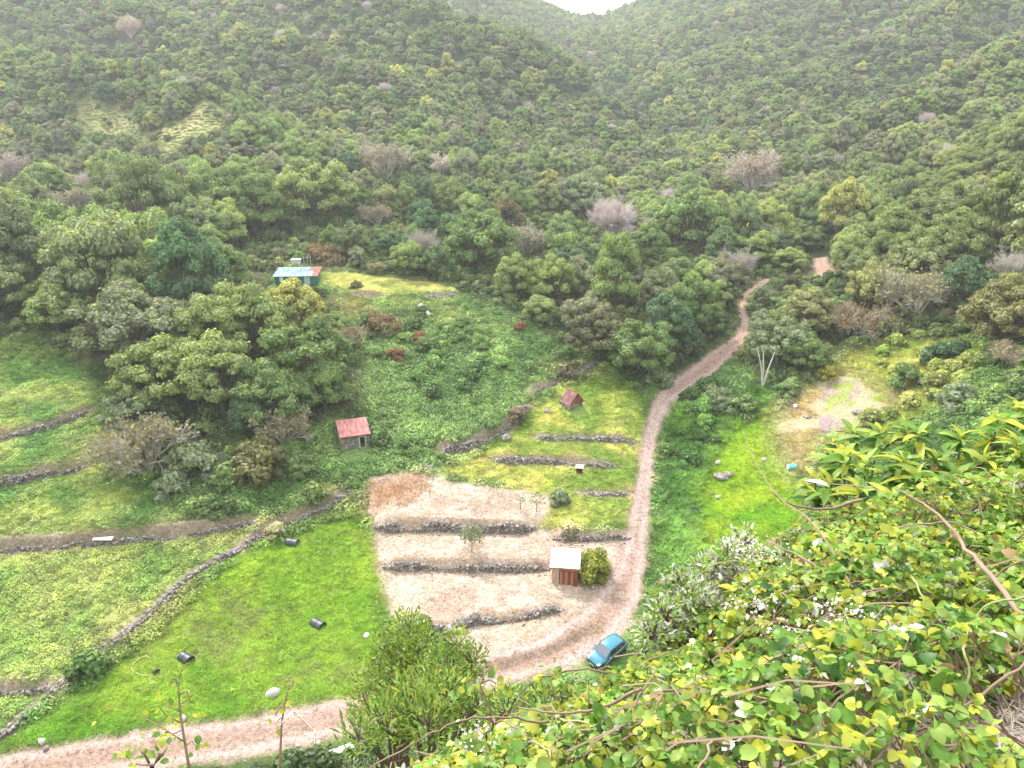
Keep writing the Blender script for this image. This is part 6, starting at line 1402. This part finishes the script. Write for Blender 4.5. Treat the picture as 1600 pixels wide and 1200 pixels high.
# thin shoots rising in front of the lawn
def shoot(path, d, side, label, seed, r0=.010, leafy=26, big=.05, mix=(.2, .5, .2, 0, .02, .08)):
    rg = np.random.default_rng(seed); pts = [atd(x, y, d) for x, y in path]; o0 = pts[0]; e = empty('bramble_shoot', tuple(o0), 0, label=label, cat='bramble shoot')
    MB().tube([tuple(p - o0) for p in pts], [r0 * (1 - .75 * i / (len(pts) - 1)) for i in range(len(pts))], 6).build('stem', CANE, e, smooth=True)
    for br in side:
        q = [atd(x, y, d + rg.uniform(-.05, .05)) - o0 for x, y in br]; MB().tube([tuple(p) for p in q], [r0 * .5, r0 * .38, r0 * .25][:len(q)] if len(q) <= 3 else [r0 * .4] * len(q), 5).build('side_stem', CANE, e, smooth=True)
        for j in range(leafy // max(1, len(side))):
            p = q[-1] + rg.normal(size=3) * [.022, .02, .018] * (1 + (j % 3)) ; D = rg.normal(size=(1, 3)) + [[0, 0, -.2]]; K = KEYS[int(rg.choice(6, p=mix))]; o = link('leaf', single_leaf_mesh(int(rg.integers(3)), K), e); o.location = p; o.rotation_mode = 'QUATERNION'; o.rotation_quaternion = mat_quat(frames_dir(rg, D)[0]); o.scale = (big * rg.uniform(.5, 1.0),) * 3
shoot([(302,1235),(292,1180),(284,1130),(280,1100),(279,1075),(281,1058)], 2.9, [[(284,1130),(262,1120),(248,1104)],[(284,1112),(268,1106),(252,1100)],[(281,1085),(292,1080),(298,1098)],[(280,1070),(274,1062),(268,1060)],[(286,1140),(272,1146),(262,1150)],[(290,1165),(300,1158),(305,1165)],[(280,1060),(283,1050),(285,1046)],[(290,1160),(250,1135),(215,1115)],[(282,1100),(296,1092),(300,1085)]], 'tall brown bramble shoot with yellowing leaves in front of the lawn', 41, leafy=60, big=.028, r0=.006)
shoot([(436,1240),(438,1180),(440,1130),(446,1095),(452,1070)], 2.8, [[(446,1095),(438,1105),(430,1118)],[(452,1075),(458,1068),(460,1064)],[(442,1120),(436,1124),(432,1128)]], 'single thin shoot with few leaves in front of the track, right of the tall one', 42, leafy=14, big=.035, r0=.006)
shoot([(230,1240),(236,1205),(244,1190),(250,1175)], 2.6, [[(238,1200),(226,1180),(218,1172)],[(246,1188),(256,1176),(262,1168)],[(240,1195),(225,1195),(205,1192)],[(250,1178),(246,1170),(240,1165)]], 'short leafy green shoot at the bottom edge left of the tall brown one', 43, leafy=40, big=.034, mix=(.5, .2, .25, .0, .05, 0))
shoot([(875,1150),(870,1110),(865,1085),(862,1066)], 3.6, [[(868,1095),(880,1085),(886,1078)],[(868,1090),(855,1082),(848,1078)],[(862,1066),(864,1060),(866,1054)]], 'bramble shoot with a yellow green tip below the car', 44, leafy=30, big=.05, mix=(.3, .4, .3, 0, 0, 0))
shoot([(770,1180),(766,1110),(752,1075),(748,1062)], 3.6, [[(760,1090),(745,1078),(735,1070)],[(750,1068),(765,1062),(775,1068)]], 'bramble shoot with a yellow tip left of the car', 45, leafy=22, big=.05, mix=(.2, .6, .2, 0, 0, 0))
# dry canes and straw
def cane(path, r0, label, mat=CANE):
    pts = smooth_path([atd(x, y, d) for x, y, d in path], r0); o = MB().tube(pts, [r0 * (1 - .6 * i / (len(pts) - 1)) for i in range(len(pts))], 6).build('dry_cane', mat, None, smooth=True); tag(o, label, 'cane')
cane([(1640,1010,2.6),(1580,940,2.9),(1530,880,3.2),(1490,830,3.6),(1450,790,4.0),(1400,765,4.3)], .013, 'thick brown bent cane crossing the brambles at the right')
cane([(1340,930,3.4),(1300,860,3.8),(1262,810,4.1),(1215,775,4.4),(1180,720,4.8),(1160,672,5.2)], .0055, 'long thin brown cane rising over the bright grass slope', CANE)
cane([(1345,945,3.2),(1300,905,3.4),(1250,870,3.6),(1200,845,3.8)], .008, 'brown cane arching through the middle of the brambles')
cane([(1000,1075,2.9),(940,1105,2.7),(880,1115,2.7),(810,1105,2.8)], .007, 'reddish horizontal cane over the lowest brambles')
cane([(1345,780,4.6),(1290,795,4.5),(1240,790,4.4),(1205,768,4.4)], .010, 'pale brown cane below the long leaved shrub')
cane([(1350,1200,1.9),(1310,1140,2.1),(1280,1090,2.3),(1290,1050,2.6)], .007, 'grey stick lying across the dry straw', STRAW)
rg = np.random.default_rng(77); n = 9000; X = 1.8 + rg.normal(size=n) * .50; Y = 1.68 + rg.normal(size=n) * .33; Z = bank(X, Y) + .02 + rg.random(n) * .07
D = rg.normal(size=(n, 3)) * [1, 1, .22]; sv_ = np.array([(0, -.5, 0), (1, -.3, .02), (1, .3, .02), (0, .5, 0)]); V, F = place(sv_, np.array([(0, 1, 2, 3)]), np.stack([X, Y, Z], 1), frames_dir(rg, D), np.stack([rg.uniform(.03, .13, n), np.full(n, .0028), np.ones(n)], 1))
tag(link('dry_straw', np_mesh('dry_straw', V, F, [STRAW])), 'pale dry straw covering the bare patch at the lower right', 'straw', kind='stuff')
# pale withered flower heads among the brambles
rg = np.random.default_rng(78)
P = []
for (x, y, d) in [(1165,860,4.2),(1310,960,3.0),(1380,975,2.8),(1180,940,3.3),(760,1150,3.0),(1230,1000,2.9),(1200,860,4.0),(1420,900,3.6)]:
    c = atd(x, y, d - .15); P.append(c + rg.normal(size=(110, 3)) * [.06, .05, .03])
P = np.concatenate(P); V, F = place(*LEAF4, P, rots(rg, rg.normal(size=P.shape) + [0, 0, .5]), .010 * rg.uniform(.6, 1.6, len(P)))
tag(link('withered_flowers', np_mesh('withered_flowers', V, F, [mat_basic('withered_petals', (.52, .44, .40), (.74, .68, .62), 5, .8)], fattrs={'lv': rg.random(len(P))})), 'small pale withered flower heads scattered over the brambles', 'flower heads', kind='stuff')
# ------------------------------------------------------------------ thin valley haze
hm = bpy.data.materials.new('valley_haze'); hm.use_nodes = True; hn = hm.node_tree.nodes; hn.clear()
ho = hn.new('ShaderNodeOutputMaterial'); hv = hn.new('ShaderNodeVolumePrincipled')
hv.inputs['Color'].default_value = (.97, .98, 1, 1); hv.inputs['Density'].default_value = .0003; hv.inputs['Anisotropy'].default_value = .2
hm.node_tree.links.new(hv.outputs[0], ho.inputs['Volume'])
top = max(float(cz.max()) + 14, 60)
hb = MB().box(-575, 575, -80, 1012, min(float(cz.min()), float(GZ.min())) - 1, top).build('haze', hm); tag(hb, 'thin pale haze filling the valley', kind='stuff')
scene.cycles.volume_bounces = 1
